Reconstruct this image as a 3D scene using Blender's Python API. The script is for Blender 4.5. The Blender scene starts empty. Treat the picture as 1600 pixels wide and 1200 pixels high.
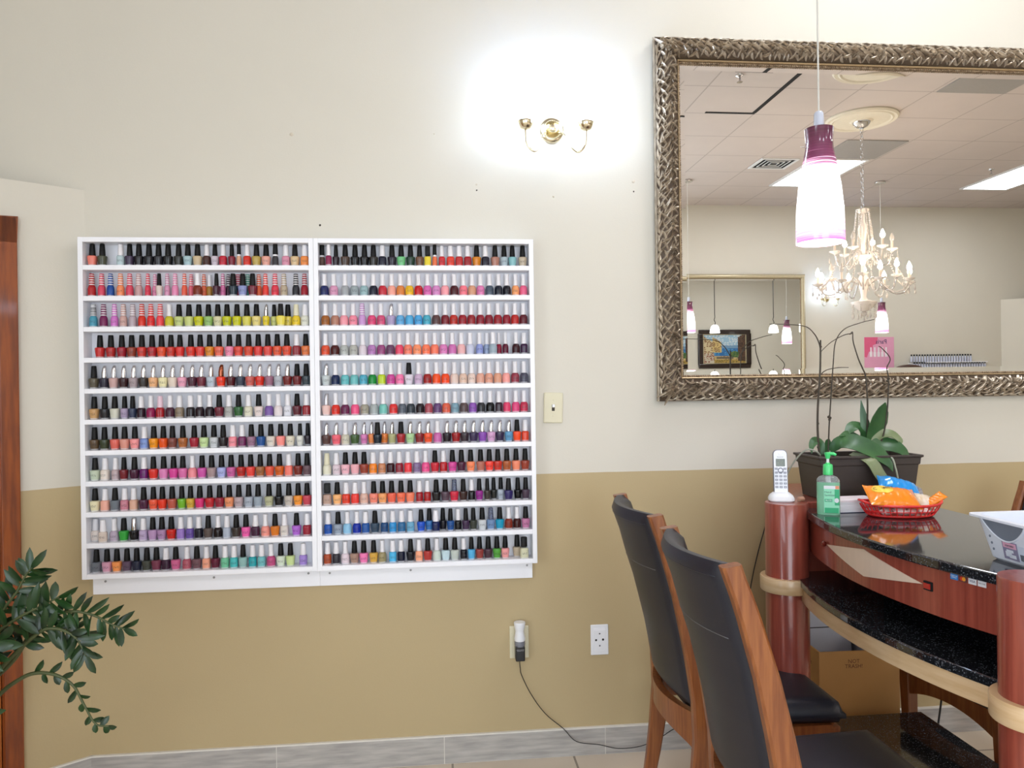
import bpy, bmesh, math, random
from mathutils import Vector, Matrix, Euler
C = bpy.context.scene.collection
PI = math.pi
random.seed(7)

# ------------------------------------------------------------------ helpers
def lin(h, k=1.0):
    if isinstance(h, str):
        c = [int(h[i:i+2], 16)/255 for i in (0, 2, 4)]
    else:
        c = [v/255 for v in h]
    return tuple(min(1, k*(v/12.92 if v <= .04045 else ((v+.055)/1.055)**2.4)) for v in c) + (1.0,)

def nodes(name):
    m = bpy.data.materials.new(name); m.use_nodes = True
    nt = m.node_tree
    return m, nt, nt.nodes['Principled BSDF']

def N(nt, typ, **kw):
    n = nt.nodes.new(typ)
    for k, v in kw.items():
        if k.startswith('i_'):
            key = k[2:].replace('_', ' ')
            n.inputs[int(key) if key.isdigit() else key].default_value = v
        else:
            setattr(n, k, v)
    return n

def mat(name, col, rough=.5, metal=0, var=.06, scale=30, bump=0, bscale=200, coat=0, spec=.5, trans=0, stretch=(1, 1, 1), col2=None):
    """principled surface with a procedural noise variation of its colour and, where asked, a fine bump"""
    m, nt, b = nodes(name)
    c = lin(col) if not isinstance(col, tuple) or len(col) == 3 else col
    tc = N(nt, 'ShaderNodeTexCoord')
    mp = N(nt, 'ShaderNodeMapping'); mp.inputs['Scale'].default_value = stretch
    nt.links.new(tc.outputs['Object'], mp.inputs['Vector'])
    nz = N(nt, 'ShaderNodeTexNoise', i_Scale=scale, i_Detail=4.0)
    nt.links.new(mp.outputs[0], nz.inputs['Vector'])
    mx = N(nt, 'ShaderNodeMix', data_type='RGBA')
    if col2 is None:
        lo = tuple(max(0, v*(1-var)) for v in c[:3])+(1,); hi = tuple(min(1, v*(1+var)) for v in c[:3])+(1,)
        nt.links.new(nz.outputs['Fac'], mx.inputs['Factor'])
    else:
        lo = c; hi = lin(col2)
        rp = N(nt, 'ShaderNodeMapRange'); rp.inputs['From Min'].default_value = .35; rp.inputs['From Max'].default_value = .65
        nt.links.new(nz.outputs['Fac'], rp.inputs['Value']); nt.links.new(rp.outputs[0], mx.inputs['Factor'])
    mx.inputs['A'].default_value = lo; mx.inputs['B'].default_value = hi
    nt.links.new(mx.outputs['Result'], b.inputs['Base Color'])
    b.inputs['Roughness'].default_value = rough; b.inputs['Metallic'].default_value = metal
    b.inputs['Coat Weight'].default_value = coat; b.inputs['Coat Roughness'].default_value = .06
    b.inputs['Specular IOR Level'].default_value = spec
    b.inputs['Transmission Weight'].default_value = trans
    if bump:
        n2 = N(nt, 'ShaderNodeTexNoise', i_Scale=bscale, i_Detail=3.0)
        nt.links.new(mp.outputs[0], n2.inputs['Vector'])
        bp = N(nt, 'ShaderNodeBump', i_Strength=bump, i_Distance=.002)
        nt.links.new(n2.outputs['Fac'], bp.inputs['Height']); nt.links.new(bp.outputs[0], b.inputs['Normal'])
    return m

def emis(name, col, strength):
    m, nt, b = nodes(name)
    b.inputs['Base Color'].default_value = lin(col)
    b.inputs['Emission Color'].default_value = lin(col)
    b.inputs['Emission Strength'].default_value = strength
    return m

def B(): return bmesh.new()

def obj(name, bm, m, parent=None, loc=(0, 0, 0), rot=(0, 0, 0), smooth=None, bevel=0, bseg=2):
    me = bpy.data.meshes.new(name)
    bmesh.ops.remove_doubles(bm, verts=bm.verts, dist=1e-6)
    bmesh.ops.recalc_face_normals(bm, faces=bm.faces)
    if smooth is not None:
        for f in bm.faces: f.smooth = True
        if smooth < PI:
            for e in bm.edges:
                if len(e.link_faces) == 2 and e.calc_face_angle(0) > smooth: e.smooth = False
    bm.to_mesh(me); bm.free()
    for x in (m if isinstance(m, (list, tuple)) else [m]): me.materials.append(x)
    o = bpy.data.objects.new(name, me); C.objects.link(o)
    o.location = loc; o.rotation_euler = rot
    if parent: o.parent = parent
    if bevel:
        md = o.modifiers.new('edge', 'BEVEL'); md.width = bevel; md.segments = bseg; md.limit_method = 'ANGLE'; md.angle_limit = .6
    return o

def tag(o, label=None, cat=None, group=None, kind=None):
    if label: o['label'] = label
    if cat: o['category'] = cat
    if group: o['group'] = group
    if kind: o['kind'] = kind
    return o

def thing(name, label, cat, loc=(0, 0, 0), rz=0, group=None):
    o = bpy.data.objects.new(name, None); C.objects.link(o)
    o.empty_display_size = .05
    o.location = loc; o.rotation_euler = (0, 0, rz)
    return tag(o, label, cat, group)

def struct(name, bm, m, **kw):
    o = obj(name, bm, m, **kw); o['kind'] = 'structure'; return o

def box(bm, x0, x1, y0, y1, z0, z1, mi=0, M=None):
    vs = [bm.verts.new((x, y, z)) for x in (x0, x1) for y in (y0, y1) for z in (z0, z1)]
    for q in ((0, 1, 3, 2), (4, 6, 7, 5), (0, 4, 5, 1), (2, 3, 7, 6), (0, 2, 6, 4), (1, 5, 7, 3)):
        f = bm.faces.new([vs[i] for i in q]); f.material_index = mi
    if M is not None:
        for v in vs: v.co = M @ v.co
    return vs

def lathe(bm, prof, seg=24, c=(0, 0, 0), mi=0, sx=1, sy=1, M=None, power=None, mis=None):
    """turn a (radius, height) profile round the z axis; power > 2 squares the section off"""
    rings = []
    for r, z in prof:
        ring = []
        for i in range(seg):
            a = 2*PI*i/seg
            ca, sa = math.cos(a), math.sin(a)
            k = 1.0
            if power: k = (abs(ca)**power+abs(sa)**power)**(-1/power)
            v = Vector((c[0]+r*sx*ca*k, c[1]+r*sy*sa*k, c[2]+z))
            ring.append(bm.verts.new(M @ v if M is not None else v))
        rings.append(ring)
    for j in range(len(rings)-1):
        a, b = rings[j], rings[j+1]
        for i in range(seg):
            f = bm.faces.new((a[i], a[(i+1) % seg], b[(i+1) % seg], b[i])); f.material_index = mis[j] if mis else mi
    if prof[0][0] > 1e-5: bm.faces.new(list(reversed(rings[0]))).material_index = mis[0] if mis else mi
    if prof[-1][0] > 1e-5: bm.faces.new(rings[-1]).material_index = mis[-1] if mis else mi

def ring_shell(bm, prof, seg=24, c=(0, 0, 0), mi=0, mis=None, sx=1, sy=1):
    """lathe of a closed profile (an open vessel with a wall): no end caps"""
    rings = []
    for r, z in prof:
        rings.append([bm.verts.new((c[0]+r*sx*math.cos(2*PI*i/seg), c[1]+r*sy*math.sin(2*PI*i/seg), c[2]+z)) for i in range(seg)])
    n = len(rings)
    for j in range(n-1):
        a, b = rings[j], rings[j+1]
        for i in range(seg):
            bm.faces.new((a[i], a[(i+1) % seg], b[(i+1) % seg], b[i])).material_index = mis[j] if mis else mi

def smoothpath(pts, n=6):
    """Catmull-Rom through the points"""
    P = [Vector(p) for p in pts]
    if len(P) < 3: return P
    P = [P[0]*2-P[1]] + P + [P[-1]*2-P[-2]]
    out = []
    for i in range(1, len(P)-2):
        a, b, c, d = P[i-1], P[i], P[i+1], P[i+2]
        for k in range(n):
            t = k/n
            out.append(.5*((2*b)+(c-a)*t+(2*a-5*b+4*c-d)*t*t+(3*b-a-3*c+d)*t**3))
    out.append(P[-2])
    return out

def tube(bm, pts, r, seg=8, mi=0, caps=True):
    pts = [Vector(p) for p in pts]
    rr = r if isinstance(r, (list, tuple)) else [r]*len(pts)
    if len(rr) != len(pts):
        rr = [rr[0]+(rr[-1]-rr[0])*i/(len(pts)-1) for i in range(len(pts))]
    rings = []; nrm = None
    for i, p in enumerate(pts):
        t = (pts[min(i+1, len(pts)-1)]-pts[max(i-1, 0)])
        if t.length < 1e-9: t = Vector((0, 0, 1))
        t.normalize()
        if nrm is None:
            nrm = t.orthogonal().normalized()
        else:
            nrm = (nrm - t*nrm.dot(t))
            nrm = nrm.normalized() if nrm.length > 1e-6 else t.orthogonal().normalized()
        bn = t.cross(nrm)
        rings.append([bm.verts.new(p+rr[i]*(nrm*math.cos(2*PI*k/seg)+bn*math.sin(2*PI*k/seg))) for k in range(seg)])
    for a, b in zip(rings, rings[1:]):
        for k in range(seg):
            bm.faces.new((a[k], a[(k+1) % seg], b[(k+1) % seg], b[k])).material_index = mi
    if caps:
        bm.faces.new(list(reversed(rings[0]))).material_index = mi; bm.faces.new(rings[-1]).material_index = mi

def prism(bm, poly, z0, z1, mi=0, M=None):
    """extrude a plan polygon (x, y) from z0 to z1"""
    lo = [bm.verts.new((x, y, z0)) for x, y in poly]; hi = [bm.verts.new((x, y, z1)) for x, y in poly]
    n = len(poly)
    fs = [bm.faces.new(list(reversed(lo))), bm.faces.new(hi)]
    for i in range(n):
        fs.append(bm.faces.new((lo[i], lo[(i+1) % n], hi[(i+1) % n], hi[i])))
    for f in fs: f.material_index = mi
    if M is not None:
        for v in lo+hi: v.co = M @ v.co

def slab(bm, nu, nv, f, g, mi=0):
    """closed body between two sheets f(u, v) and g(u, v)"""
    A = [[bm.verts.new(f(i/nu, j/nv)) for j in range(nv+1)] for i in range(nu+1)]
    G = [[bm.verts.new(g(i/nu, j/nv)) for j in range(nv+1)] for i in range(nu+1)]
    def q(a, b, c, d):
        try: bm.faces.new((a, b, c, d)).material_index = mi
        except ValueError: pass
    for i in range(nu):
        for j in range(nv):
            q(A[i][j], A[i+1][j], A[i+1][j+1], A[i][j+1]); q(G[i][j], G[i][j+1], G[i+1][j+1], G[i+1][j])
    for i in range(nu):
        q(A[i][0], G[i][0], G[i+1][0], A[i+1][0]); q(A[i][nv], A[i+1][nv], G[i+1][nv], G[i][nv])
    for j in range(nv):
        q(A[0][j], A[0][j+1], G[0][j+1], G[0][j]); q(A[nu][j], G[nu][j], G[nu][j+1], A[nu][j+1])

def blade(bm, pts, widths, up, fold=.15, th=.0012, mi=0, n=5):
    """a leaf: a strip along pts with the given half widths, folded along its midrib, with a little thickness"""
    P = smoothpath(pts, n) if n else [Vector(p) for p in pts]
    up = Vector(up)
    top, bot = [], []
    for i, p in enumerate(P):
        t = (P[min(i+1, len(P)-1)]-P[max(i-1, 0)]).normalized()
        s = t.cross(up)
        s = s.normalized() if s.length > 1e-6 else t.orthogonal().normalized()
        nr = s.cross(t).normalized()
        u = i/(len(P)-1)*(len(widths)-1); k = min(int(u), len(widths)-2)
        w = widths[k]+(widths[k+1]-widths[k])*(u-k)
        row = [p-s*w+nr*w*fold, p-s*w*.55+nr*w*fold*.45, p, p+s*w*.55+nr*w*fold*.45, p+s*w+nr*w*fold]
        top.append([bm.verts.new(v+nr*th*.5) for v in row]); bot.append([bm.verts.new(v-nr*th*.5) for v in row])
    for i in range(len(P)-1):
        for k in range(4):
            bm.faces.new((top[i][k], top[i+1][k], top[i+1][k+1], top[i][k+1])).material_index = mi
            bm.faces.new((bot[i][k], bot[i][k+1], bot[i+1][k+1], bot[i+1][k])).material_index = mi
        bm.faces.new((top[i][0], bot[i][0], bot[i+1][0], top[i+1][0])).material_index = mi
        bm.faces.new((top[i][4], top[i+1][4], bot[i+1][4], bot[i][4])).material_index = mi

def text(name, body, size, loc, rot, m, parent=None, ext=.0003, align='CENTER'):
    cu = bpy.data.curves.new(name, 'FONT'); cu.body = body; cu.size = size; cu.align_x = align; cu.align_y = 'CENTER'
    cu.extrude = ext; cu.resolution_u = 2
    cu.materials.append(m)
    f = bpy.data.objects.new(name, cu); C.objects.link(f)
    bpy.context.view_layer.update()
    me = bpy.data.meshes.new_from_object(f.evaluated_get(bpy.context.evaluated_depsgraph_get()))
    bpy.data.objects.remove(f); bpy.data.curves.remove(cu)
    if not me.materials: me.materials.append(m)
    o = bpy.data.objects.new(name, me); C.objects.link(o); o.location = loc; o.rotation_euler = rot
    if parent: o.parent = parent
    return o

def copy_tree(o, parent=None):
    c = o.copy(); C.objects.link(c); c.parent = parent
    for ch in list(o.children): copy_tree(ch, c)
    return c
# tuned strengths of the place's own and the added lights
SCONCE, TROFF, DAY, DAY2, EXPO = 40.0, 11.0, 115.0, 130.0, 0.42
CH1R, CH2R = math.radians(0), math.radians(0)
# ------------------------------------------------------------------ camera
F, YAW, PITCH, ROLL, DIST, EYE = 1190.0, math.radians(5.64568), math.radians(-.04117), math.radians(-.76213), 2.87, 1.42
r_ = Vector((math.cos(YAW), -math.sin(YAW), 0)); f_ = Vector((math.sin(YAW), math.cos(YAW), 0)); u_ = Vector((0, 0, 1))
fw = f_*math.cos(PITCH)+u_*math.sin(PITCH); up = u_*math.cos(PITCH)-f_*math.sin(PITCH)
cr = r_*math.cos(ROLL)+up*math.sin(ROLL); cu_ = up*math.cos(ROLL)-r_*math.sin(ROLL)
cam = bpy.data.objects.new('camera', bpy.data.cameras.new('camera')); C.objects.link(cam)
cam.matrix_world = Matrix(((cr.x, cu_.x, -fw.x, 0), (cr.y, cu_.y, -fw.y, -DIST), (cr.z, cu_.z, -fw.z, EYE), (0, 0, 0, 1)))
cam.data.sensor_width = 36; cam.data.lens = F/1600*36; cam.data.clip_start = .02; cam.data.clip_end = 60
bpy.context.scene.camera = cam

# ------------------------------------------------------------------ materials of the room
def wall_mat():
    m, nt, b = nodes('two_tone_wall_paint')
    ge = N(nt, 'ShaderNodeNewGeometry'); sp = N(nt, 'ShaderNodeSeparateXYZ'); nt.links.new(ge.outputs['Position'], sp.inputs[0])
    nz = N(nt, 'ShaderNodeTexNoise', i_Scale=6.0, i_Detail=2.0); nt.links.new(ge.outputs['Position'], nz.inputs['Vector'])
    ad = N(nt, 'ShaderNodeMath', operation='MULTIPLY_ADD'); ad.inputs[1].default_value = .004
    nt.links.new(nz.outputs['Fac'], ad.inputs[0]); nt.links.new(sp.outputs['Z'], ad.inputs[2])
    gt = N(nt, 'ShaderNodeMath', operation='GREATER_THAN'); gt.inputs[1].default_value = 1.077; nt.links.new(ad.outputs[0], gt.inputs[0])
    mx = N(nt, 'ShaderNodeMix', data_type='RGBA'); mx.inputs['A'].default_value = lin(TAN); mx.inputs['B'].default_value = lin(CREAM)
    nt.links.new(gt.outputs[0], mx.inputs['Factor'])
    n3 = N(nt, 'ShaderNodeTexNoise', i_Scale=2.2, i_Detail=5.0); nt.links.new(ge.outputs['Position'], n3.inputs['Vector'])
    mr = N(nt, 'ShaderNodeMapRange'); mr.inputs['To Min'].default_value = .965; mr.inputs['To Max'].default_value = 1.03
    nt.links.new(n3.outputs['Fac'], mr.inputs['Value'])
    vm = N(nt, 'ShaderNodeVectorMath', operation='SCALE'); nt.links.new(mx.outputs['Result'], vm.inputs[0]); nt.links.new(mr.outputs[0], vm.inputs['Scale'])
    nt.links.new(vm.outputs[0], b.inputs['Base Color'])
    n2 = N(nt, 'ShaderNodeTexNoise', i_Scale=160.0, i_Detail=2.0); nt.links.new(ge.outputs['Position'], n2.inputs['Vector'])
    bp = N(nt, 'ShaderNodeBump', i_Strength=.12, i_Distance=.002); nt.links.new(n2.outputs['Fac'], bp.inputs['Height']); nt.links.new(bp.outputs[0], b.inputs['Normal'])
    b.inputs['Roughness'].default_value = .5; b.inputs['Specular IOR Level'].default_value = .3
    return m
CREAM, TAN = (213, 208, 195), (186, 167, 128)
M_wall = wall_mat()

def grid_mat(name, col, line, sx, sy, ox, oy, w, rough, coat=0, var=.05, nscale=4.0):
    """tiles in the xy plane with joint lines of width w"""
    m, nt, b = nodes(name)
    ge = N(nt, 'ShaderNodeNewGeometry'); sp = N(nt, 'ShaderNodeSeparateXYZ'); nt.links.new(ge.outputs['Position'], sp.inputs[0])
    facs = []
    for ax, s, o in (('X', sx, ox), ('Y', sy, oy)):
        a = N(nt, 'ShaderNodeMath', operation='SUBTRACT'); a.inputs[1].default_value = o-w/2; nt.links.new(sp.outputs[ax], a.inputs[0])
        md = N(nt, 'ShaderNodeMath', operation='FLOORED_MODULO'); md.inputs[1].default_value = s; nt.links.new(a.outputs[0], md.inputs[0])
        lt = N(nt, 'ShaderNodeMath', operation='LESS_THAN'); lt.inputs[1].default_value = w; nt.links.new(md.outputs[0], lt.inputs[0])
        facs.append(lt)
    mxm = N(nt, 'ShaderNodeMath', operation='MAXIMUM'); nt.links.new(facs[0].outputs[0], mxm.inputs[0]); nt.links.new(facs[1].outputs[0], mxm.inputs[1])
    nz = N(nt, 'ShaderNodeTexNoise', i_Scale=nscale, i_Detail=6.0); nt.links.new(ge.outputs['Position'], nz.inputs['Vector'])
    c = lin(col); m1 = N(nt, 'ShaderNodeMix', data_type='RGBA'); nt.links.new(nz.outputs['Fac'], m1.inputs['Factor'])
    m1.inputs['A'].default_value = tuple(v*(1-var) for v in c[:3])+(1,); m1.inputs['B'].default_value = tuple(min(1, v*(1+var)) for v in c[:3])+(1,)
    m2 = N(nt, 'ShaderNodeMix', data_type='RGBA'); nt.links.new(mxm.outputs[0], m2.inputs['Factor']); nt.links.new(m1.outputs['Result'], m2.inputs['A'])
    m2.inputs['B'].default_value = lin(line); nt.links.new(m2.outputs['Result'], b.inputs['Base Color'])
    bp = N(nt, 'ShaderNodeBump', i_Strength=.5, i_Distance=.003, invert=True); nt.links.new(mxm.outputs[0], bp.inputs['Height']); nt.links.new(bp.outputs[0], b.inputs['Normal'])
    b.inputs['Roughness'].default_value = rough; b.inputs['Coat Weight'].default_value = coat
    return m
M_ceil = grid_mat('ceiling_tile', (194, 183, 177), (166, 156, 150), .635, .605, 4.1, -3.09, .012, .8)
M_floor = grid_mat('beige_floor_tile', (214, 200, 180), (150, 138, 122), .46, .46, .96, -.16, .008, .35, var=.1)
M_tile = mat('grey_wood_look_tile', (158, 154, 150), .45, var=.12, scale=7, stretch=(1, 1, 9), bump=.1, col2=(186, 182, 176))
M_grout = mat('pale_grout', (222, 218, 208), .8)
M_white = mat('white_paint', (244, 245, 250), .42, var=.02, scale=12)
M_rackin = mat('white_melamine', (236, 237, 243), .5, var=.02)
M_ivory = mat('ivory_plastic', (214, 207, 178), .4, var=.03)
M_wplast = mat('white_plastic', (236, 238, 242), .35, var=.02)
M_black = mat('black_plastic', (20, 20, 22), .4, var=.1)
M_blackcap = mat('matte_black_cap', (9, 9, 10), .5, var=.1, spec=.3)
M_chrome = mat('chrome', (214, 214, 216), .14, metal=1, var=.05)
M_brass = mat('polished_brass', (196, 176, 128), .18, metal=1, var=.08)
M_brassl = mat('glare_toned_brass', (232, 222, 192), .16, metal=1, var=.06)  # brass paled to imitate the glare of the lit shades
M_dark = mat('dark_gap', (14, 13, 12), .9)  # added frontal light outside the unseen front window
M_casing = mat('orange_stained_wood', (146, 72, 18), .4, var=.2, scale=10, stretch=(6, 6, .6), coat=.2, col2=(112, 50, 14))
M_doorw = mat('orange_door_wood', (196, 110, 30), .4, var=.2, scale=9, stretch=(5, 5, .5), coat=.2, col2=(170, 88, 22))

# ------------------------------------------------------------------ shell
XL, XR, YF, H = -2.6, 9.5, -7.1, 3.78
b = B(); box(b, XL-.2, XR+.2, YF-.2, .2, -.1, 0); struct('floor', b, M_floor)
b = B(); box(b, XL-.2, XR+.2, YF-.2, .2, H, H+.12); struct('ceiling', b, M_ceil)
b = B(); box(b, XL-.2, XR+.2, 0, .15, 0, H); struct('wall_back', b, M_wall)
FX0, FX1, FZ0, FZ1 = -1.2, 2.4, .2, 2.9
b = B(); box(b, XL-.2, FX0, YF-.15, YF, 0, H); box(b, FX1, XR+.2, YF-.15, YF, 0, H); box(b, FX0, FX1, YF-.15, YF, 0, FZ0); box(b, FX0, FX1, YF-.15, YF, FZ1, H)
struct('wall_front', b, M_wall)
b = B(); box(b, XR, XR+.15, YF, 0, 0, H); struct('wall_right', b, M_wall)
WY0, WY1, WZ0, WZ1 = -6.7, -3.1, .35, 3.0
b = B()
box(b, XL-.15, XL, WY1, 0, 0, H); box(b, XL-.15, XL, YF, WY0, 0, H)
box(b, XL-.15, XL, WY0, WY1, 0, WZ0); box(b, XL-.15, XL, WY0, WY1, WZ1, H)
struct('wall_left', b, M_wall)
# storefront window in the left wall: daylight comes in here
M_alu = mat('anodised_frame', (120, 118, 114), .4, metal=.8)
m, nt, bs = nodes('window_glass')
tr = N(nt, 'ShaderNodeBsdfTransparent'); gl = N(nt, 'ShaderNodeBsdfGlossy'); gl.inputs['Roughness'].default_value = .02
ms = N(nt, 'ShaderNodeMixShader'); ms.inputs[0].default_value = .06
nt.links.new(tr.outputs[0], ms.inputs[1]); nt.links.new(gl.outputs[0], ms.inputs[2]); nt.links.new(ms.outputs[0], nt.nodes['Material Output'].inputs[0])
M_glass = m
win = thing('window_1', None, None, (XL, 0, 0)); win['kind'] = 'structure'
b = B()
for i in range(5):
    y = WY0+(WY1-WY0)*i/4
    box(b, -.1, -.04, y-.03, y+.03, WZ0, WZ1)
for z in (WZ0, 2.3, WZ1): box(b, -.1, -.04, WY0, WY1, z-.03, z+.03)
obj('window_frame', b, M_alu, win)
b = B(); box(b, -.073, -.067, WY0, WY1, WZ0, WZ1); obj('glass_pane', b, M_glass, win)
win = thing('added_front_window', None, None, (0, YF, 0)); win['kind'] = 'structure'  # unseen front window, added to let in more frontal daylight
b = B()
for i in range(4):
    x = FX0+(FX1-FX0)*i/3
    box(b, x-.03, x+.03, -.1, -.04, FZ0, FZ1)
for z in (FZ0, 2.25, FZ1): box(b, FX0, FX1, -.1, -.04, z-.03, z+.03)
obj('window_frame', b, M_alu, win)
b = B(); box(b, FX0, FX1, -.073, -.067, FZ0, FZ1); obj('glass_pane', b, M_glass, win)
# angled partition with the door, left
PT0 = Vector((-1.25, 0, 0)); PD = Vector((-.806, -.591, 0)).normalized()
PA = math.atan2(PD.y, PD.x)
PL, PH = 1.66, 2.134
DOOR0 = .209; DS0, DS1 = DOOR0, DOOR0+1.02          # casing span along the partition
b = B()
box(b, -.02, DS0+.04, -.12, 0, 0, PH); box(b, DS1-.04, PL, -.12, 0, 0, PH); box(b, DS0+.04, DS1-.04, -.12, 0, 1.95, PH)
struct('partition_left', b, M_wall, loc=PT0, rot=(0, 0, PA))
d = thing('door_1', None, None, PT0, PA); d['kind'] = 'structure'
b = B(); box(b, DS0, DS0+.055, 0, .022, 0, 2.005); box(b, DS1-.055, DS1, 0, .022, 0, 2.005); box(b, DS0, DS1, 0, .022, 1.915, 2.005)
box(b, DS0+.04, DS0+.056, -.12, 0, 0, 1.93); box(b, DS1-.056, DS1-.04, -.12, 0, 0, 1.93); box(b, DS0+.04, DS1-.04, -.12, 0, 1.91, 1.93)
obj('door_casing', b, M_casing, d, bevel=.003)
b = B(); box(b, DS0+.058, DS1-.058, -.06, -.02, .005, 1.908); obj('door_panel', b, M_doorw, d)
b = B(); lathe(b, [(.0, 0), (.012, .002), (.014, .02), (.026, .03), (.028, .045), (.018, .058), (0, .06)], 16, M=Matrix.Translation((DS1-.14, -.02, .95)) @ Matrix.Rotation(-PI/2, 4, 'X'))
obj('door_knob', b, M_brass, d, smooth=.8)
# partition on the far right of the opposite wall
b = B(); box(b, -.02, 2.1, -.12, 0, 0, 2.5)
struct('partition_right', b, M_wall, loc=(7.86, YF, 0), rot=(0, 0, math.radians(38)))
# baseboards: tile planks with grout joints
def baseboard(name, x0, x1, first, loc=(0, 0, 0), rz=0, y=0):
    b = B(); step = .612
    x = x0; nx = first
    while x < x1-1e-4:
        e = min(nx, x1)
        box(b, x, e-.003, y-.012, y, .002, .1, 0)
        x = e; nx = e+step
    box(b, x0, x1, y-.010, y, 0, .106, 1)
    struct(name, b, [M_tile, M_grout], loc=loc, rot=(0, 0, rz))
baseboard('baseboard_back', -1.25, 7, -.60)
b = B(); box(b, 0, DS0, 0, .012, .002, .1, 0); box(b, 0, DS0, 0, .010, 0, .106, 1)
struct('baseboard_left', b, [M_tile, M_grout], loc=PT0, rot=(0, 0, PA))

# small marks on the back wall: old screw anchors and filled holes
M_filler = mat('pale_wall_filler', (208, 198, 180), .8); M_hole = mat('dark_screw_hole', (60, 54, 48), .8)
for k, (x, z, r, dark, lab) in enumerate([
        (-.519, 2.348, .007, 0, 'ragged pale wall anchor high above the left rack'),
        (.16, 2.172, .004, 0, 'pale filled anchor hole above the right rack'),
        (.16, 2.150, .003, 1, 'dark screw hole right under the filled hole above the right rack'),
        (.764, 2.19, .006, 0, 'ragged pale anchor between wall sconce and mirror'),
        (.764, 2.152, .003, 1, 'dark screw hole under the ragged anchor beside the mirror'),
        (.452, 2.13, .004, 0, 'small pale filled hole below the wall sconce'),
        (-.421, 2.014, .004, 1, 'dark nail hole just over the seam of the two racks'),
        (.003, 2.36, .003, 0, 'faint pale filled hole left of the wall sconce')]):
    b = B(); lathe(b, [(r, 0), (r*.9, .0015), (r*.4, .0025 if not dark else .001), (0, .0022)], 9, M=Matrix.Translation((x, 0, z)) @ Matrix.Rotation(PI/2, 4, 'X'))
    for v in b.verts: v.co.x += random.uniform(-.15, .15)*r; v.co.z += random.uniform(-.2, .2)*r
    tag(obj('wall_anchor', b, M_hole if dark else M_filler), lab, 'wall mark')
# ------------------------------------------------------------------ polish racks
RACK_TOP, PITCH_Z, BOARD = 1.952, .10825, .0172
SHELF0 = 1.854                       # upper face of the top shelf
M_screw = mat('zinc_screw', (150, 150, 152), .35, metal=.9)
def rack(x0, x1, label, screws):
    t = thing('polish_rack', label, 'nail polish rack', (x0, -.001, .754), 0, 'two white wall racks of nail polish')
    w = x1-x0; z0 = .754
    for s in (0, 1):
        b = B(); box(b, 0 if s == 0 else w-.0165, .0165 if s == 0 else w, -.075, 0, 0, RACK_TOP-z0)
        obj('side_panel', b, M_white, t, bevel=.0012)
    b = B(); box(b, .0165, w-.0165, -.075, 0, RACK_TOP-z0-BOARD, RACK_TOP-z0); obj('top_panel', b, M_white, t, bevel=.0012)
    b = B(); box(b, .0165, w-.0165, -.008, 0, BOARD, RACK_TOP-z0-BOARD); obj('back_panel', b, M_rackin, t)
    for k in range(11):
        z = SHELF0-k*PITCH_Z-z0
        b = B(); box(b, .0165, w-.0165, -.075, -.008 if k < 10 else 0, z-BOARD, z); obj('shelf', b, M_white, t, bevel=.0012)
    rl = B(); box(rl, .012 if x0 < -1 else .0, w-.012 if x0 > -1 else w, -.017, 0, -.068, -.001)
    r = obj('mounting_rail', rl, M_white, t, bevel=.001)
    for sx, sz in screws:
        b = B(); lathe(b, [(.0042, 0), (.004, .0012), (.0022, .002), (0, .0018)], 10, M=Matrix.Translation((sx, -.017, sz)) @ Matrix.Rotation(PI/2, 4, 'X'))
        obj('screw', b, M_screw, r)
    return t
rack(-1.242, -.436, 'left one of two white wall racks filled with nail polish bottles', ((.055, -.022), (.43, -.022), (.765, -.02)))
rack(-.4355, .362, 'right one of two white wall racks filled with nail polish bottles', ((.035, -.022), (.33, -.022), (.765, -.02)))

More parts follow.
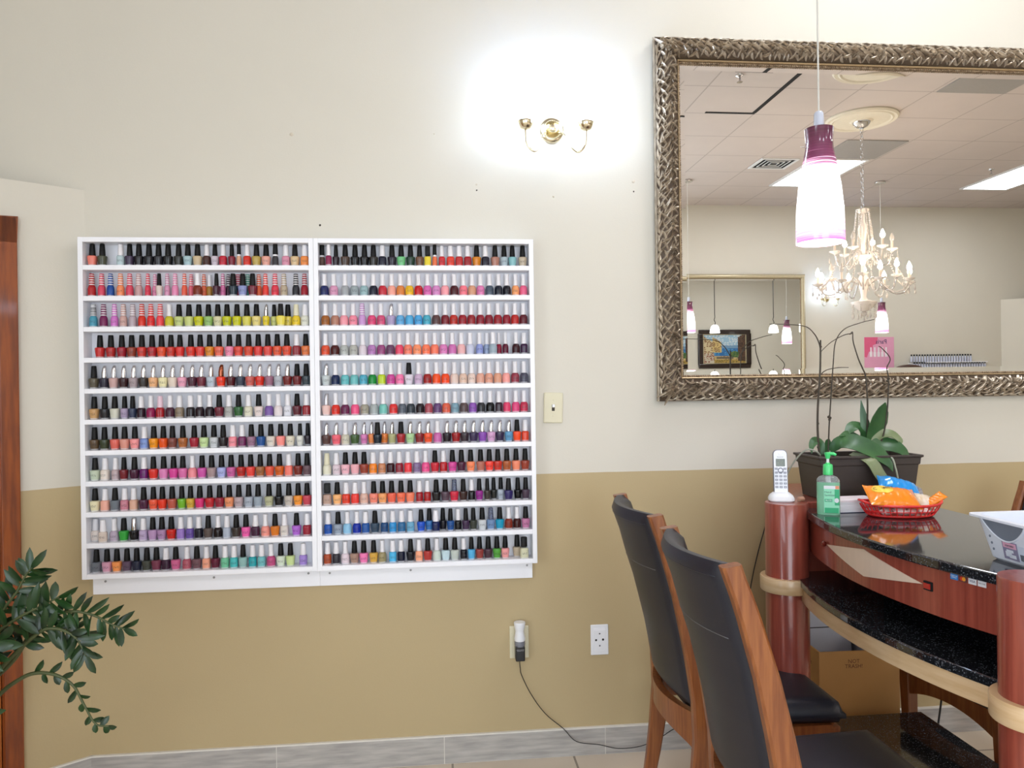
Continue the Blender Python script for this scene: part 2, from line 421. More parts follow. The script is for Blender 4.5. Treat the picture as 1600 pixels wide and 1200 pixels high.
# polish colour comes from each bottle's own colour value
def polish_mat():
    m, nt, b = nodes('nail_polish')
    oi = N(nt, 'ShaderNodeObjectInfo'); tc = N(nt, 'ShaderNodeTexCoord'); sp = N(nt, 'ShaderNodeSeparateXYZ'); nt.links.new(tc.outputs['Object'], sp.inputs[0])
    # small dark print on the front of the glass
    def band(axis, lo, hi):
        a = N(nt, 'ShaderNodeMath', operation='GREATER_THAN'); a.inputs[1].default_value = lo; nt.links.new(sp.outputs[axis], a.inputs[0])
        c = N(nt, 'ShaderNodeMath', operation='LESS_THAN'); c.inputs[1].default_value = hi; nt.links.new(sp.outputs[axis], c.inputs[0])
        d = N(nt, 'ShaderNodeMath', operation='MULTIPLY'); nt.links.new(a.outputs[0], d.inputs[0]); nt.links.new(c.outputs[0], d.inputs[1]); return d
    bx = band('X', -.009, .009); bz = band('Z', .014, .0215); by = band('Y', -1, -.006)
    wv = N(nt, 'ShaderNodeVectorMath', operation='ADD'); nt.links.new(tc.outputs['Object'], wv.inputs[0])
    cb = N(nt, 'ShaderNodeCombineXYZ'); nt.links.new(oi.outputs['Random'], cb.inputs['X']); nt.links.new(oi.outputs['Random'], cb.inputs['Z']); nt.links.new(cb.outputs[0], wv.inputs[1])
    mp = N(nt, 'ShaderNodeMapping'); mp.inputs['Scale'].default_value = (520, 0, 330); nt.links.new(wv.outputs[0], mp.inputs['Vector'])
    nz = N(nt, 'ShaderNodeTexNoise', i_Scale=1.0, i_Detail=1.0); nt.links.new(mp.outputs[0], nz.inputs['Vector'])
    th = N(nt, 'ShaderNodeMath', operation='GREATER_THAN'); th.inputs[1].default_value = .52; nt.links.new(nz.outputs['Fac'], th.inputs[0])
    on = N(nt, 'ShaderNodeMath', operation='LESS_THAN'); on.inputs[1].default_value = .62; nt.links.new(oi.outputs['Random'], on.inputs[0])
    x = th
    for y in (bx, bz, by, on):
        q = N(nt, 'ShaderNodeMath', operation='MULTIPLY'); nt.links.new(x.outputs[0], q.inputs[0]); nt.links.new(y.outputs[0], q.inputs[1]); x = q
    k = N(nt, 'ShaderNodeMath', operation='MULTIPLY'); k.inputs[1].default_value = .6; nt.links.new(x.outputs[0], k.inputs[0])
    mx = N(nt, 'ShaderNodeMix', data_type='RGBA'); nt.links.new(k.outputs[0], mx.inputs['Factor']); nt.links.new(oi.outputs['Color'], mx.inputs['A']); mx.inputs['B'].default_value = (.03, .03, .035, 1)
    nt.links.new(mx.outputs['Result'], b.inputs['Base Color'])
    b.inputs['Roughness'].default_value = .2; b.inputs['Specular IOR Level'].default_value = .28; b.inputs['Coat Weight'].default_value = .1; b.inputs['Coat Roughness'].default_value = .05
    return m
M_polish = polish_mat()
def tinted_glass():
    m, nt, b = nodes('clear_bottle_base')
    oi = N(nt, 'ShaderNodeObjectInfo'); nz = N(nt, 'ShaderNodeTexNoise', i_Scale=300.0)
    mx = N(nt, 'ShaderNodeMix', data_type='RGBA'); mx.inputs['Factor'].default_value = .55
    nt.links.new(oi.outputs['Color'], mx.inputs['A']); mx.inputs['B'].default_value = (.72, .72, .74, 1)
    nt.links.new(mx.outputs['Result'], b.inputs['Base Color']); b.inputs['Roughness'].default_value = .08; b.inputs['Coat Weight'].default_value = .5
    return m
M_base = tinted_glass()
def striped():
    m, nt, b = nodes('striped_cap')
    oi = N(nt, 'ShaderNodeObjectInfo'); tc = N(nt, 'ShaderNodeTexCoord'); sp = N(nt, 'ShaderNodeSeparateXYZ'); nt.links.new(tc.outputs['Object'], sp.inputs[0])
    md = N(nt, 'ShaderNodeMath', operation='MODULO'); md.inputs[1].default_value = .0078; nt.links.new(sp.outputs['Z'], md.inputs[0])
    lt = N(nt, 'ShaderNodeMath', operation='LESS_THAN'); lt.inputs[1].default_value = .0028; nt.links.new(md.outputs[0], lt.inputs[0])
    mx = N(nt, 'ShaderNodeMix', data_type='RGBA'); nt.links.new(lt.outputs[0], mx.inputs['Factor']); nt.links.new(oi.outputs['Color'], mx.inputs['A']); mx.inputs['B'].default_value = (.8, .78, .8, 1)
    nt.links.new(mx.outputs['Result'], b.inputs['Base Color']); b.inputs['Roughness'].default_value = .3
    return m
M_stripe = striped()
M_whitecap = mat('white_cap', (236, 234, 238), .35, var=.02)
M_creamcap = mat('cream_cap', (226, 220, 190), .35, var=.02)
M_pinkcap = mat('pale_pink_cap', (232, 200, 214), .35, var=.02)
M_coppercap = mat('copper_cap', (150, 84, 60), .2, metal=1)
M_glitcap = mat('glitter_cap', (170, 168, 172), .35, metal=.7, scale=900, col2=(226, 224, 228))
M_zebra = mat('white_cap_with_black_bands', (30, 34, 40), .35, scale=120, stretch=(.01, .01, 1), col2=(230, 232, 236))
M_pattcap = mat('patterned_dark_cap', (18, 20, 30), .35, scale=380, col2=(120, 130, 160))
M_silvcap = mat('silver_cap', (225, 225, 228), .16, metal=1, scale=60, var=.25, stretch=(1, 1, .2))

SQ = 3.2
BODY = {   # profile (radius, height), squareness; first segments are the clear glass foot
 'o': ([(.0118, 0), (.0128, .0012), (.0131, .0045), (.0152, .020), (.0163, .030), (.0157, .0335), (.0110, .0355), (.0085, .036)], 2.6),
 'r': ([(.0142, 0), (.0150, .001), (.0152, .0045), (.0155, .022), (.0146, .029), (.0115, .0345), (.009, .036)], None),
 's': ([(.0128, 0), (.0136, .001), (.0138, .0045), (.0141, .028), (.0136, .0325), (.0105, .0355), (.009, .036)], SQ),
 'd': ([(.0126, 0), (.0134, .001), (.0135, .0045), (.0133, .026), (.0122, .0325), (.0095, .037), (.009, .0375)], None),
 'n': ([(.0105, 0), (.0112, .001), (.0113, .0045), (.0108, .028), (.0096, .033), (.0080, .0355), (.008, .036)], None),
 'q': ([(.0142, 0), (.0148, .001), (.0149, .0045), (.0149, .031), (.0144, .0345), (.010, .036), (.009, .0365)], 5)}
CAP = {
 'B': ([(.0102, .0362), (.0104, .038), (.0098, .052), (.0082, .0745), (.0072, .0762), (0, .0766)], None),
 'W': ([(.0094, .0362), (.0098, .038), (.0084, .048), (.0078, .058), (.0086, .0745), (.0080, .0762), (0, .0768)], None),
 'V': ([(.0104, .0362), (.0106, .038), (.0096, .056), (.0086, .0735), (.0078, .0748), (0, .075)], None),
 'S': ([(.0090, .0362), (.0092, .038), (.0090, .052), (.0076, .066), (.0052, .0745), (.0030, .0762), (0, .0765)], None),
 'D': ([(.0098, .038), (.0100, .040), (.0094, .055), (.0082, .0755), (.0076, .0768), (0, .077)], None),
 'N': ([(.0090, .041), (.0092, .042), (.0086, .058), (.0080, .0775), (.007, .079), (0, .0792)], None),
 'Q': ([(.0112, .040), (.0114, .041), (.0110, .072), (.0102, .0735), (0, .0738)], 4)}
KINDS = {  # code: body, cap shape, cap material, name, words
 'B': ('o', 'B', M_blackcap, 'black_capped_polish_bottle', 'black-capped'), 'W': ('r', 'W', M_whitecap, 'waisted_white_capped_polish_bottle', 'waisted-white-capped'),
 'V': ('s', 'V', M_whitecap, 'straight_white_capped_polish_bottle', 'white-capped'), 'S': ('o', 'S', M_silvcap, 'silver_capped_polish_bottle', 'silver-capped'),
 'D': ('d', 'D', M_stripe, 'striped_cap_polish_bottle', 'stripe-capped'), 'N': ('n', 'N', M_blackcap, 'slim_polish_bottle', 'slim collared'),
 'Q': ('q', 'Q', M_blackcap, 'square_polish_bottle', 'square black-capped'), 'C': ('r', 'V', M_creamcap, 'cream_capped_polish_bottle', 'cream-capped'),
 'T': ('o', 'B', M_pattcap, 'patterned_cap_polish_bottle', 'pattern-capped'), 'Z': ('d', 'D', M_zebra, 'banded_cap_polish_bottle', 'black-and-white-banded-cap'),
 'K': ('o', 'S', M_coppercap, 'copper_capped_polish_bottle', 'copper-capped'), 'P': ('s', 'V', M_pinkcap, 'pink_capped_polish_bottle', 'pink-capped'),
 'H': ('o', 'B', M_chrome, 'metal_capped_polish_bottle', 'metal-capped'), 'G': ('o', 'S', M_glitcap, 'glitter_capped_polish_bottle', 'glitter-capped')}
protos = {}
def bottle_proto(code):
    if code in protos: return protos[code], False
    bk, ck, cm, name, words = KINDS[code]
    prof, pw = BODY[bk]
    b = B(); lathe(b, prof, 20, power=pw, mis=[1, 1]+[0]*(len(prof)-2))
    o = obj(name, b, [M_polish, M_base], smooth=.7)
    prof, pw = CAP[ck]
    b = B(); lathe(b, prof, 16, power=pw)
    if ck == 'S':      # the slanted tip
        for v in b.verts:
            if v.co.z > .06: v.co.x += (v.co.z-.06)*.18
    cp = obj('cap', b, cm, o, smooth=.7)
    if code == 'N':
        b = B(); lathe(b, [(.0084, .0355), (.0092, .036), (.0092, .0412), (.0084, .0415)], 16); obj('collar', b, M_whitecap, o, smooth=.7)
    protos[code] = o
    return o, True

import colorsys
def colour_word(h):
    r, g, bb = [int(h[i:i+2], 16)/255 for i in (0, 2, 4)]
    hh, s, v = colorsys.rgb_to_hsv(r, g, bb); hh *= 360
    if v < .2: return 'black'
    if s < .13: return 'grey' if v < .55 else ('silver grey' if v < .8 else 'white')
    if v < .33: return 'dark brown' if 15 <= hh < 50 else 'dark green' if 50 <= hh < 170 else 'dark navy' if 170 <= hh < 265 else 'dark plum'
    if s < .3:
        if v < .55: return 'grey brown' if hh < 60 or hh > 330 else 'grey blue' if 170 < hh < 270 else 'mauve'
        return 'pale peach' if 8 <= hh < 35 else 'cream' if 35 <= hh < 75 else 'pale mint' if 75 <= hh < 170 else 'pale blue' if 170 <= hh < 250 else 'pale lilac' if 250 <= hh < 310 else 'pale pink'
    if hh < 12 or hh >= 345:
        return 'dark red' if v < .68 else 'coral pink' if s < .55 else 'red' if s > .68 else 'coral'
    if hh < 22: return 'brown' if v < .7 else 'coral orange'
    if hh < 42: return 'tan brown' if v < .72 else 'orange' if s > .6 else 'peach'
    if hh < 68: return 'yellow' if v > .72 else 'olive'
    if hh < 165: return 'green' if s > .4 else 'pale green'
    if hh < 200: return 'teal blue'
    if hh < 255: return 'blue' if s > .35 else 'soft blue'
    if hh < 300: return 'purple'
    return 'berry' if v < .6 else 'magenta' if s > .55 else 'pink'
ORD = 'first second third fourth fifth sixth seventh eighth ninth tenth eleventh twelfth thirteenth fourteenth fifteenth sixteenth seventeenth eighteenth'.split()
SHELF = ['top', 'second', 'third', 'fourth', 'fifth', 'sixth', 'seventh', 'eighth', 'ninth', 'tenth', 'bottom']
# along-the-shelf stations of the bottles as measured (hundreds of units from the left end), cap kind, b = pushed back, f = pulled forward, polish colour
rows={
('L',0):"144.4B e8806f;160B 4a4c3c;188.8V b8ccd0;202.8B 453a50;217.3B 1b1a1e;233B 26262b;248B 2a2a30;263B 1d1d20;279.4B 2e2f2c;293.8B a3bfc6;309B c9b492;323.5V 4a2e28;336B c4b9c4;349V c02a3c;362.5B 7a1f30;373.5N d8a888;386.6V d43324;401B b8a050;416B e0a090;430.4N 3c3c40;446.9V d890a8;461B d8bc90;476V f09048",
('L',1):"143.5D b02428;159D d84860;172.9D 1e50a0;188.5D f09060;202.8D d84860;216.9D c8a0a0;231.3D e04058;242.5Db e890b0;249Bf d8c8c0;261.5D d898b8;273.8D e890b8;288.5D e86048;299Db e87080;308.8Wf 7a3020;319Db f07858;328Vb a87830;338.5Bf 4a2a38;348.5D d070a0;357Db 402838;364.5Bf 22303a;372Db c04060;379.5Bf 8890c0;387Db 48a088;395Bf 702030;404.5Db f07048;415D e04038;430D e03c50;443.8D b8a890;462.5D 2a2c34;476D a02030",
('L',2):"146Z 4898b0;162D 782858;179D d078c8;193D d0a8a0;207.5D b8a8b0;221.9D d83828;236D e03030;250.6D e84850;264.8W c8c030;280B c0cc80;295.6B c8d080;311B c8c818;326B 90b868;340.6B d0cca0;355B c0c418;370.6B c8c818;386B d4cc58;401B e0d080;416S e0c828;428.5Bb c8cc78;438.8Bf e8d858;450Bb e0cc50;463C e8c830;476.9V e0e0d0",
('L',3):"156.5B c03030;173.5B b02c2c;190.6B a02030;206B 904030;221.9B c83830;238B b02830;252.8B e05030;267.5B c83830;281.5B d83430;298.5B dc3c30;313B d84038;328B d88828;342.5B e86850;358.8B e888a8;373B dc4838;388.8B d84830;403.8B d83c38;418.8B d84840;433.5B e05838;448.5B e05038;463.8V 903038;478B e07840",
('L',4):"146.9B 5c5444;163S 2c2838;178S c8a4a0;193.5S 381c20;209S a8989c;224.4S 3c3430;239.8S e8b080;255S e8e0b0;270S e0d0c0;285S e8a0b8;300.6S 502838;315S 702c3a;330S b8c4d0;345.6K e83820;360.9S 501820;376S 384050;391S c86058;406S d83020;421S 98687c;435S b0b4bc;449.4S 702020;464.4B 702428;478.8B 344048",
('L',5):"147.5B c89c68;164B 28282c;179.6B d0d0c0;195B a898b4;207.5B 384058;221V 301c28;236W 902050;250.6P a82028;266W 4c2838;281V 8c7c68;298V 241c20;312.5W 281820;328W 241820;342.8B 702838;358V a8a8a4;373B 2c6030;388.5V d8d4bc;404.4B e4d4d0;420.6W 7858a0;435W e8dcdc;450V dcdce4;464.4B 602430;479V 982830",
('L',6):"148B 5c4834;163.5B 3c4430;180B e06c60;195B dc9888;211B f49898;226V 7c94d0;240.6B f09820;255.6B e45420;269.8B 804840;286B b06838;303.8B a02438;319B c8e0a0;334.6B c4c8cc;349B 241c20;364V f08c98;378.8V 702858;393B 987088;408B 205090;423.5B dcd4c8;438.8B f89088;453.8B dcd4c0;469B dcdcd4;481Bb 302830",
('L',7):"148.8B c4d0b8;164.4V e8dcd0;181V bca8ac;194B 782830;210.4B 482038;225.4V 682068;240B d83830;256B dc84b8;271.5B d84898;286B d870a8;301W f09098;316B d058a8;331B a89090;346.5B a8b0e0;361.5B c8609c;377B b82c28;392B e84840;406.9B a06840;421.5B e05840;436.9B d06020;451.5V f07868;466B 782820;480B 685058",
('L',8):"148.8B e8e0b8;164.6V f0b09c;180B 707880;195V c88090;209.4V dcac94;224.8B 502840;240B e85c40;254B e03c28;269.4B b85848;284.4B 70b030;298B d0a840;312.5B d83878;328B c02c34;343.5B 982c3c;358.5B e89468;373.4B b8a4a8;388.8B a8b0bc;403.5B 98a4b0;420.6B b4b490;436B 141416;451.5B c4bab0;466B f49838;480B c84858",
('L',9):"149.4Vb e8dcd4;161Vf d8c8bc;178.8W b8a8bc;193.8B 38a040;210H 141214;224.4V b8a4c4;239B b490b8;253.3B ac88b0;268B c82820;282.8V 9878c0;297V 6850a0;311V 1c1a28;325.6B 584c48;341W 1c1416;355V b0b8c8;369.4B 3c3430;384.6B ec60a8;399.6V 482840;415W f0988c;430B d87828;444.8V dcd4cc;463.5B b068d0;480V 9c2838",
('L',10):"151B 6c7078;167.5B d8a0b8;183B f89c58;198.8B 604c60;214B 24283c;229.8B 444840;244.8B 783c50;259.8V 3c2438;275B cc6490;292.5W b05868;307.8B 705058;323V f0a488;337B 601c34;351.9V 70c098;366V 48b8b8;380B 90b8b4;395V 2ca0a8;409V 70b8bc;423.8W c05080;439B d4e0cc;454B c8dc98;474V a084d0",
('R',0):"503.3Nb 685048;513.6Vf 8c2850;525B 30242c;539.5B 504038;554.9B 16161a;569.7B 141418;583.6B 2c2a26;597.5V 1c1c30;612.6B 26202e;627B 70c080;641.6B 203c30;655.7B 705040;668.3Q e8d038;679.3N e87850;690.4V c83038;704V dc4030;717.6V bc3030;730.9V 9c2028;744.8B d08020;758.5V 1c1c2c;773.6B ac7868;787.8B a0b0b8;800.7B 80b4b8;816.7B c0b098",
('R',1):"507W 1c2860;521.6W d898b8;539.3W a0a4a8;554W 98a4a8;569W 98b8bc;583.6W 181c30;597.9W c02c3c;612W f0a494;625.9W d88040;639.8W e8b828;654W c01c24;668W d868b0;681.7W d088c0;695.4W f4a0a8;709.8W 481820;724W f07888;737.6W d09878;750.8W d878ac;764.9W 485464;779W 181c2c;792W 141420;805.6W f0a068;818W e8648c",
('R',2):"508.7W a0602c;523.8W b07c68;537.7W f09ca8;552W f08ca0;566D c898d0;581W dc4878;595.5W d05078;611S a898bc;625.5W 60a8d8;639.8W 50a8d8;653.7W 48a0d8;667W 48a8c0;681.5W 583c3c;695.6W 78202c;708.9W b83028;722.8W 98202c;736.5W 90242c;750.6W 8c2030;764W 841c2c;778W 981c28;791.7W 8c1c2c;804.7W b42824;818W 601c28",
('R',3):"508.7W dc5030;523.6W 481414;538W b4b8b4;552.5W b4b4ac;567W d8ccd4;581W b078b4;595.7W 98487c;610W 684060;624W e44868;637.6W f08068;651.9W f89468;666W f87c58;679.3W f47c60;693W d87cb8;706.9W c86cac;721W e8b0b0;734.7W c4c8dc;749.4W 8c98d0;760.9Wb a0b0d0;770.5Wf 98a8b4;779.5Wb 9c2440;789.9W 5c1830;806.3W 3c1a20;818.9V 3c2040",
('R',4):"509.6S c0c8c8;524.4W 182850;539.3W 68bcc0;553.7W 70bcbc;568W 50a8c0;582W 108838;596.5V b8d028;610.8W cc4898;624.7W f47cac;639B dcd4e0;654W c8acc8;668W 9c2020;682W ec5020;696W f04c20;710W e0c8bc;723.7W e0c0ac;737W e4ccc0;750.6W dca490;764W dc9c84;777.8W d89c80;791W f0a098;805W 903848;818.9W 505060",
('R',5):"510G e8c4bc;524.8W dc3428;539.5W 682850;555W f05888;570W a09c8c;584.5W a4acac;599W 78c4b8;614.8W dc3434;628.7W 58606c;642W 343c44;656.5W 24181e;670W a84c58;683.8W 644474;697.4W dc6048;711W 789cac;724.9W 584848;738.8W 8c54b0;751.8W 303034;765.9W 0c0c0e;779.6V 382430;792W d84068;806W d8487c;818.9W c03450",
('R',6):"510S 583c38;525.6S f06878;540W ccc8b4;554.6S 405c34;569S d47cb4;580.6Sb f09050;590Bf 182430;600.5Sb f08840;612.6S a8a878;626.7B a42830;641S acd098;655.5S 882428;669S ec5428;683.8W c868a8;698.4S 201820;712.5S 9c2024;726S 382c34;740S 3c3050;754S 8448a8;767.5S d0a0c8;781S 342c48;795S 5c98c0;808B f05028;820.7V d84428",
('R',7):"511C e0dcc4;525.9V d8c4cc;539.9B f0b8c4;554.9B f0b0b8;569B 984030;583V f08420;596.9V c48058;610.4V 381018;624V 8c2030;637.6V e83840;651.6V 806890;665.2W f05894;679.7B c42838;693V b01820;707B d44898;721B 4c2038;735.5B f88c60;751B b46c5c;764.7B f0483c;778B c8382c;792B ac5c34;806.5B f08c6c;820.7B 98402f",
('R',8):"511.5Q b49484;527B f8b878;541V e0402c;555V e83c34;569W dcb4a4;584B f48c78;597.9B f0a468;612B ec6850;626.7B f47454;641B f48464;655.5V a01c24;667.9V a82020;681.7B 201c1c;695.9B 584450;709.9T d02c44;724B 3c2824;737V 141014;749B 94308c;761.5B 403834;771.5Bb 282826;782.6Bb b4bcc8;794.7Bf 342c60;809.2B 0c0a0c;821.5B 4c3c4c",
('R',9):"513V 1850a8;528.4B 98a4b4;542.8W 90c4e4;557.7W 1830a0;571.5V 2858a0;586B 34485c;600.8V 204878;613.8V 3090d0;627.7V 2c6898;641.6V 6ca8c8;658B 2858c8;670.9Bb 3c78b8;681Vf 101c50;692Bb 1c1a24;704B 285494;715.8V 0c0c10;727.9B 44304c;739.7B 383c34;753.6B c8ccd0;767T 708cb4;781B 1c98bc;795W 843020;808W 3c1414;821.5B c078a0",
('R',10):"512V a84828;525.6V 302c34;539.8W e4d4dc;554B a88878;568.5B f07cb4;584B d8a848;597.5W 9c9068;613.8V 4cb4e4;627V 141830;641.6B 181820;654.9V f8a884;668.5B b03834;682.6W ccd8cc;696.6B c4dce4;710.7B c0c8c0;724.6V 0c0e18;736.7B 58b0e0;749.4B 94403c;763B 48303c;776.6B 54a040;789.5B f0a0a0;808Bb b8a890;819Qf d4d4b4",
}
def along(u, r, y): return -1.5367+.213525*u-.00143*r+.001842*u*u-.54977*y+.080562*y*u
for (rack_side, row), spec in rows.items():
    side = 'left' if rack_side == 'L' else 'right'
    items = []
    for it in spec.split(';'):
        stn, hx = it.split(' '); fl = stn[-1] if stn[-1] in 'bf' else '-'
        stn = stn.rstrip('bf')
        y = -.046 if fl == '-' else (-.030 if fl == 'b' else -.0595)
        items.append((along(float(stn[:-1])/100, row, y), stn[-1], fl, hx))
    n = len(items); z = SHELF0-row*PITCH_Z
    for i, (x, code, fl, hx) in enumerate(items):
        if fl == '-': y = -.046
        else: y = -.030 if fl == 'b' else -.0595
        near = [abs(x-items[j][0]) for j in range(n) if j != i and (fl == items[j][2] or '-' in (fl, items[j][2])) and abs(x-items[j][0]) < .06]
        s = max(.72, min(1, (min(near) if near else .04)/.0322))
        o, new = bottle_proto(code)
        if not new: o = copy_tree(o)
        o.location = (x, y, z+.0002); o.scale = (s, min(1, s+.1) if fl == '-' else .9, 1.055 if row else 1.03); o.rotation_euler.z = random.uniform(-.12, .12)
        c = lin(hx, .95); o.color = c
        for ch in o.children: ch.color = c
        pos = '%s from %s' % ((ORD[i], 'left') if i < 12 else (ORD[n-1-i], 'right'))
        if i in (0, n-1): pos = 'leftmost' if i == 0 else 'rightmost'
        cap = KINDS[code][4]
        tag(o, '%s %s polish bottle, %s on the %s rack\'s %s shelf' % (cap, colour_word(hx), pos, side, SHELF[row]), 'nail polish', 'polish bottles on the %s rack' % side)

# ------------------------------------------------------------------ big framed mirror on the back wall
M_mirror, nt, bs = nodes('mirror_silvering')
bs.inputs['Metallic'].default_value = 1; bs.inputs['Roughness'].default_value = .0; bs.inputs['Base Color'].default_value = (.93, .94, .93, 1)
M_bronze = mat('antique_silver_bronze', (158, 142, 122), .34, metal=.7, scale=40, col2=(204, 192, 174))
M_recess = mat('shade_toned_recess', (78, 64, 50), .5, metal=.4, scale=60, var=.2)  # dark base tone imitates the shade between the carved leaves
M_bronze2 = mat('antique_gilt_lip', (192, 168, 132), .4, metal=.6, scale=60, var=.15)
M_rope = mat('dark_rope_bead', (112, 92, 70), .4, metal=.6, scale=80, col2=(170, 150, 124))
M_palegilt = mat('pale_gilt_frame', (190, 178, 148), .4, metal=.45, scale=50, var=.12)
def framed_mirror(name, label, x0, x1, z0, z1, wf, bevel, leaves, mats, y, rz=0):
    """built in a local frame: the wall is y = 0, the room is -y"""
    W_, H_ = x1-x0, z1-z0
    t = thing(name, label, 'mirror', (x0 if rz == 0 else x1, y, z0), rz)
    def y_of(d):   # frame section: distance from the outer edge -> projection
        u = d/wf
        return .028+.030*math.sin(PI*min(1, u*1.02))**.7 - .008*u
    prof = [(0, 0), (0, .024)]+[(wf*.84*k/10, y_of(wf*.84*k/10)) for k in range(11)]+[(wf*.85, .024), (wf*.85, .0)]
    def loop(b, prof, mi=0):
        rows = []
        for d_, p_ in prof:
            rows.append([b.verts.new(v) for v in ((d_, -p_, d_), (W_-d_, -p_, d_), (W_-d_, -p_, H_-d_), (d_, -p_, H_-d_))])
        for a, c in zip(rows, rows[1:]):
            for k in range(4): b.faces.new((a[k], a[(k+1) % 4], c[(k+1) % 4], c[k])).material_index = mi
    b = B(); loop(b, prof)
    _e = B(); loop(_e, [(-.0012, 0), (-.0012, .026), (.0045, .0275), (.0045, .02)]); obj('outer_edge', _e, mats[-1], t)
    fr = obj('frame', b, mats[0], t, smooth=.9)
    b = B(); loop(b, [(wf*.84, .0), (wf*.84, .030), (wf*.88, .036), (wf*.92, .032), (wf*.92, .0)])
    obj('gilt_lip', b, mats[1], t, smooth=.6)
    # rope bead: a twisted cord round the sight edge
    b = B(); d_ = wf*.955
    for (ax, az, bx, bz) in ((d_, d_, W_-d_, d_), (W_-d_, d_, W_-d_, H_-d_), (W_-d_, H_-d_, d_, H_-d_), (d_, H_-d_, d_, d_)):
        L = math.hypot(bx-ax, bz-az); n = int(L/.009)
        dx, dz = (bx-ax)/L, (bz-az)/L
        for k in range(n):
            s = (k+.5)/n*L; cx, cz = ax+dx*s, az+dz*s
            lathe(b, [(.0015, -.0058), (.0042, -.003), (.0042, .003), (.0015, .0058)], 6, M=Matrix.Translation((cx, -.022, cz)) @ Matrix.Rotation(math.atan2(dx, dz)+.6, 4, 'Y'))
    box(b, d_-.005, W_-d_+.005, -.018, 0, d_-.005, d_+.004); box(b, d_-.005, W_-d_+.005, -.018, 0, H_-d_-.004, H_-d_+.005)
    box(b, d_-.005, d_+.004, -.018, 0, d_, H_-d_); box(b, W_-d_-.004, W_-d_+.005, -.018, 0, d_, H_-d_)
    obj('rope_bead', b, mats[2], t, smooth=.8)
    # carved leaf scrolls lying on the frame section
    if leaves:
        b = B(); rnd = random.Random(3)
        def leaf(side, s, d, ang, L, w, h, curl):
            ca, sa = math.cos(ang), math.sin(ang); rows = []; ns = 7
            for i in range(ns):
                u = i/(ns-1); wd = w*math.sin(PI*min(1, .04+.92*u))**.9*(1.15-.5*u)
                bend = curl*L*(u-.5)**2
                lift = .45+.55*math.sin(PI*u)
                row = []
                for k in (-1, -.5, 0, .5, 1):
                    ls = (u-.5)*L; lw = k*wd+bend
                    ss = s+ls*ca-lw*sa; dd = min(max(d+ls*sa+lw*ca, .001), wf*.84)
                    pr = y_of(dd)+h*lift*(1 if abs(k) < .1 else .72 if abs(k) < .9 else -.35)
                    if side == 0: v = (ss, -pr, dd)
                    elif side == 1: v = (ss, -pr, H_-dd)
                    elif side == 2: v = (dd, -pr, ss)
                    else: v = (W_-dd, -pr, ss)
                    row.append(b.verts.new(v))
                rows.append(row)
            for a, c in zip(rows, rows[1:]):
                for k in range(4): b.faces.new((a[k], a[k+1], c[k+1], c[k]))
        for side, L in ((0, W_), (1, W_), (2, H_), (3, H_)):
            s = .03; k = 0
            while s < L-.03:
                u = rnd.uniform
                leaf(side, s, wf*.40, .62+u(-.12, .12), .105, .0062, .013, u(-.5, .5))
                leaf(side, s+.014, wf*.45, .5+u(-.2, .2), .080, .0055, .010, u(-.8, .8))
                leaf(side, s+.024, wf*u(.2, .3), -.55+u(-.3, .3), .052, .0068, .012, u(-.9, .9))
                leaf(side, s+.008, wf*u(.60, .70), -.75+u(-.4, .4), .040, .0072, .012, u(-.9, .9))
                leaf(side, s+.020, wf*u(.66, .74), 1.1+u(-.4, .4), .032, .0066, .011, u(-.9, .9))
                leaf(side, s+.030, wf*u(.08, .16), .3+u(-.3, .3), .044, .0055, .009, u(-.6, .6))
                if k % 3 == 0:
                    for q in range(5): leaf(side, s+.013*math.cos(q*1.257+k), wf*.55+.010*math.sin(q*1.257+k), q*1.257+k, .020, .0048, .018, 0)
                leaf(side, s+.010, wf*u(.03, .07), -.15+u(-.2, .2), .040, .0050, .007, u(-.5, .5)); leaf(side, s+.004, wf*u(.30, .5), .95+u(-.2, .2), .060, .0060, .011, u(-.8, .8))
                s += .036; k += 1
        obj('leaf_scrollwork', b, mats[3], fr, smooth=.55)
    # bevelled plate
    b = B(); g0 = wf-.006; g1 = wf+bevel
    A = [b.verts.new(v) for v in ((g0, -.0140, g0), (W_-g0, -.0140, g0), (W_-g0, -.0140, H_-g0), (g0, -.0140, H_-g0))]
    I = [b.verts.new(v) for v in ((g1, -.013, g1), (W_-g1, -.013, g1), (W_-g1, -.013, H_-g1), (g1, -.013, H_-g1))]
    K = [b.verts.new(v) for v in ((g0, -.006, g0), (W_-g0, -.006, g0), (W_-g0, -.006, H_-g0), (g0, -.006, H_-g0))]
    for k in range(4):
        b.faces.new((A[k], A[(k+1) % 4], I[(k+1) % 4], I[k])); b.faces.new((K[k], K[(k+1) % 4], A[(k+1) % 4], A[k]))
    b.faces.new(I); b.faces.new(list(reversed(K)))
    obj('mirror_glass', b, M_mirror, t)
    return t
framed_mirror('wall_mirror', 'large wall mirror in carved silver-bronze leaf frame over the reception desk', .843, 2.93, 1.345, 2.732, .098, .020, True, (M_recess, M_bronze2, M_rope, M_bronze), -.012)
framed_mirror('gilt_mirror', 'pale gilt framed mirror on the opposite wall, seen reflected beyond the chandelier', 2.6, 4.985, 1.40, 2.846, .062, .02, False, (M_palegilt, M_palegilt, M_rope), YF+.012, PI)

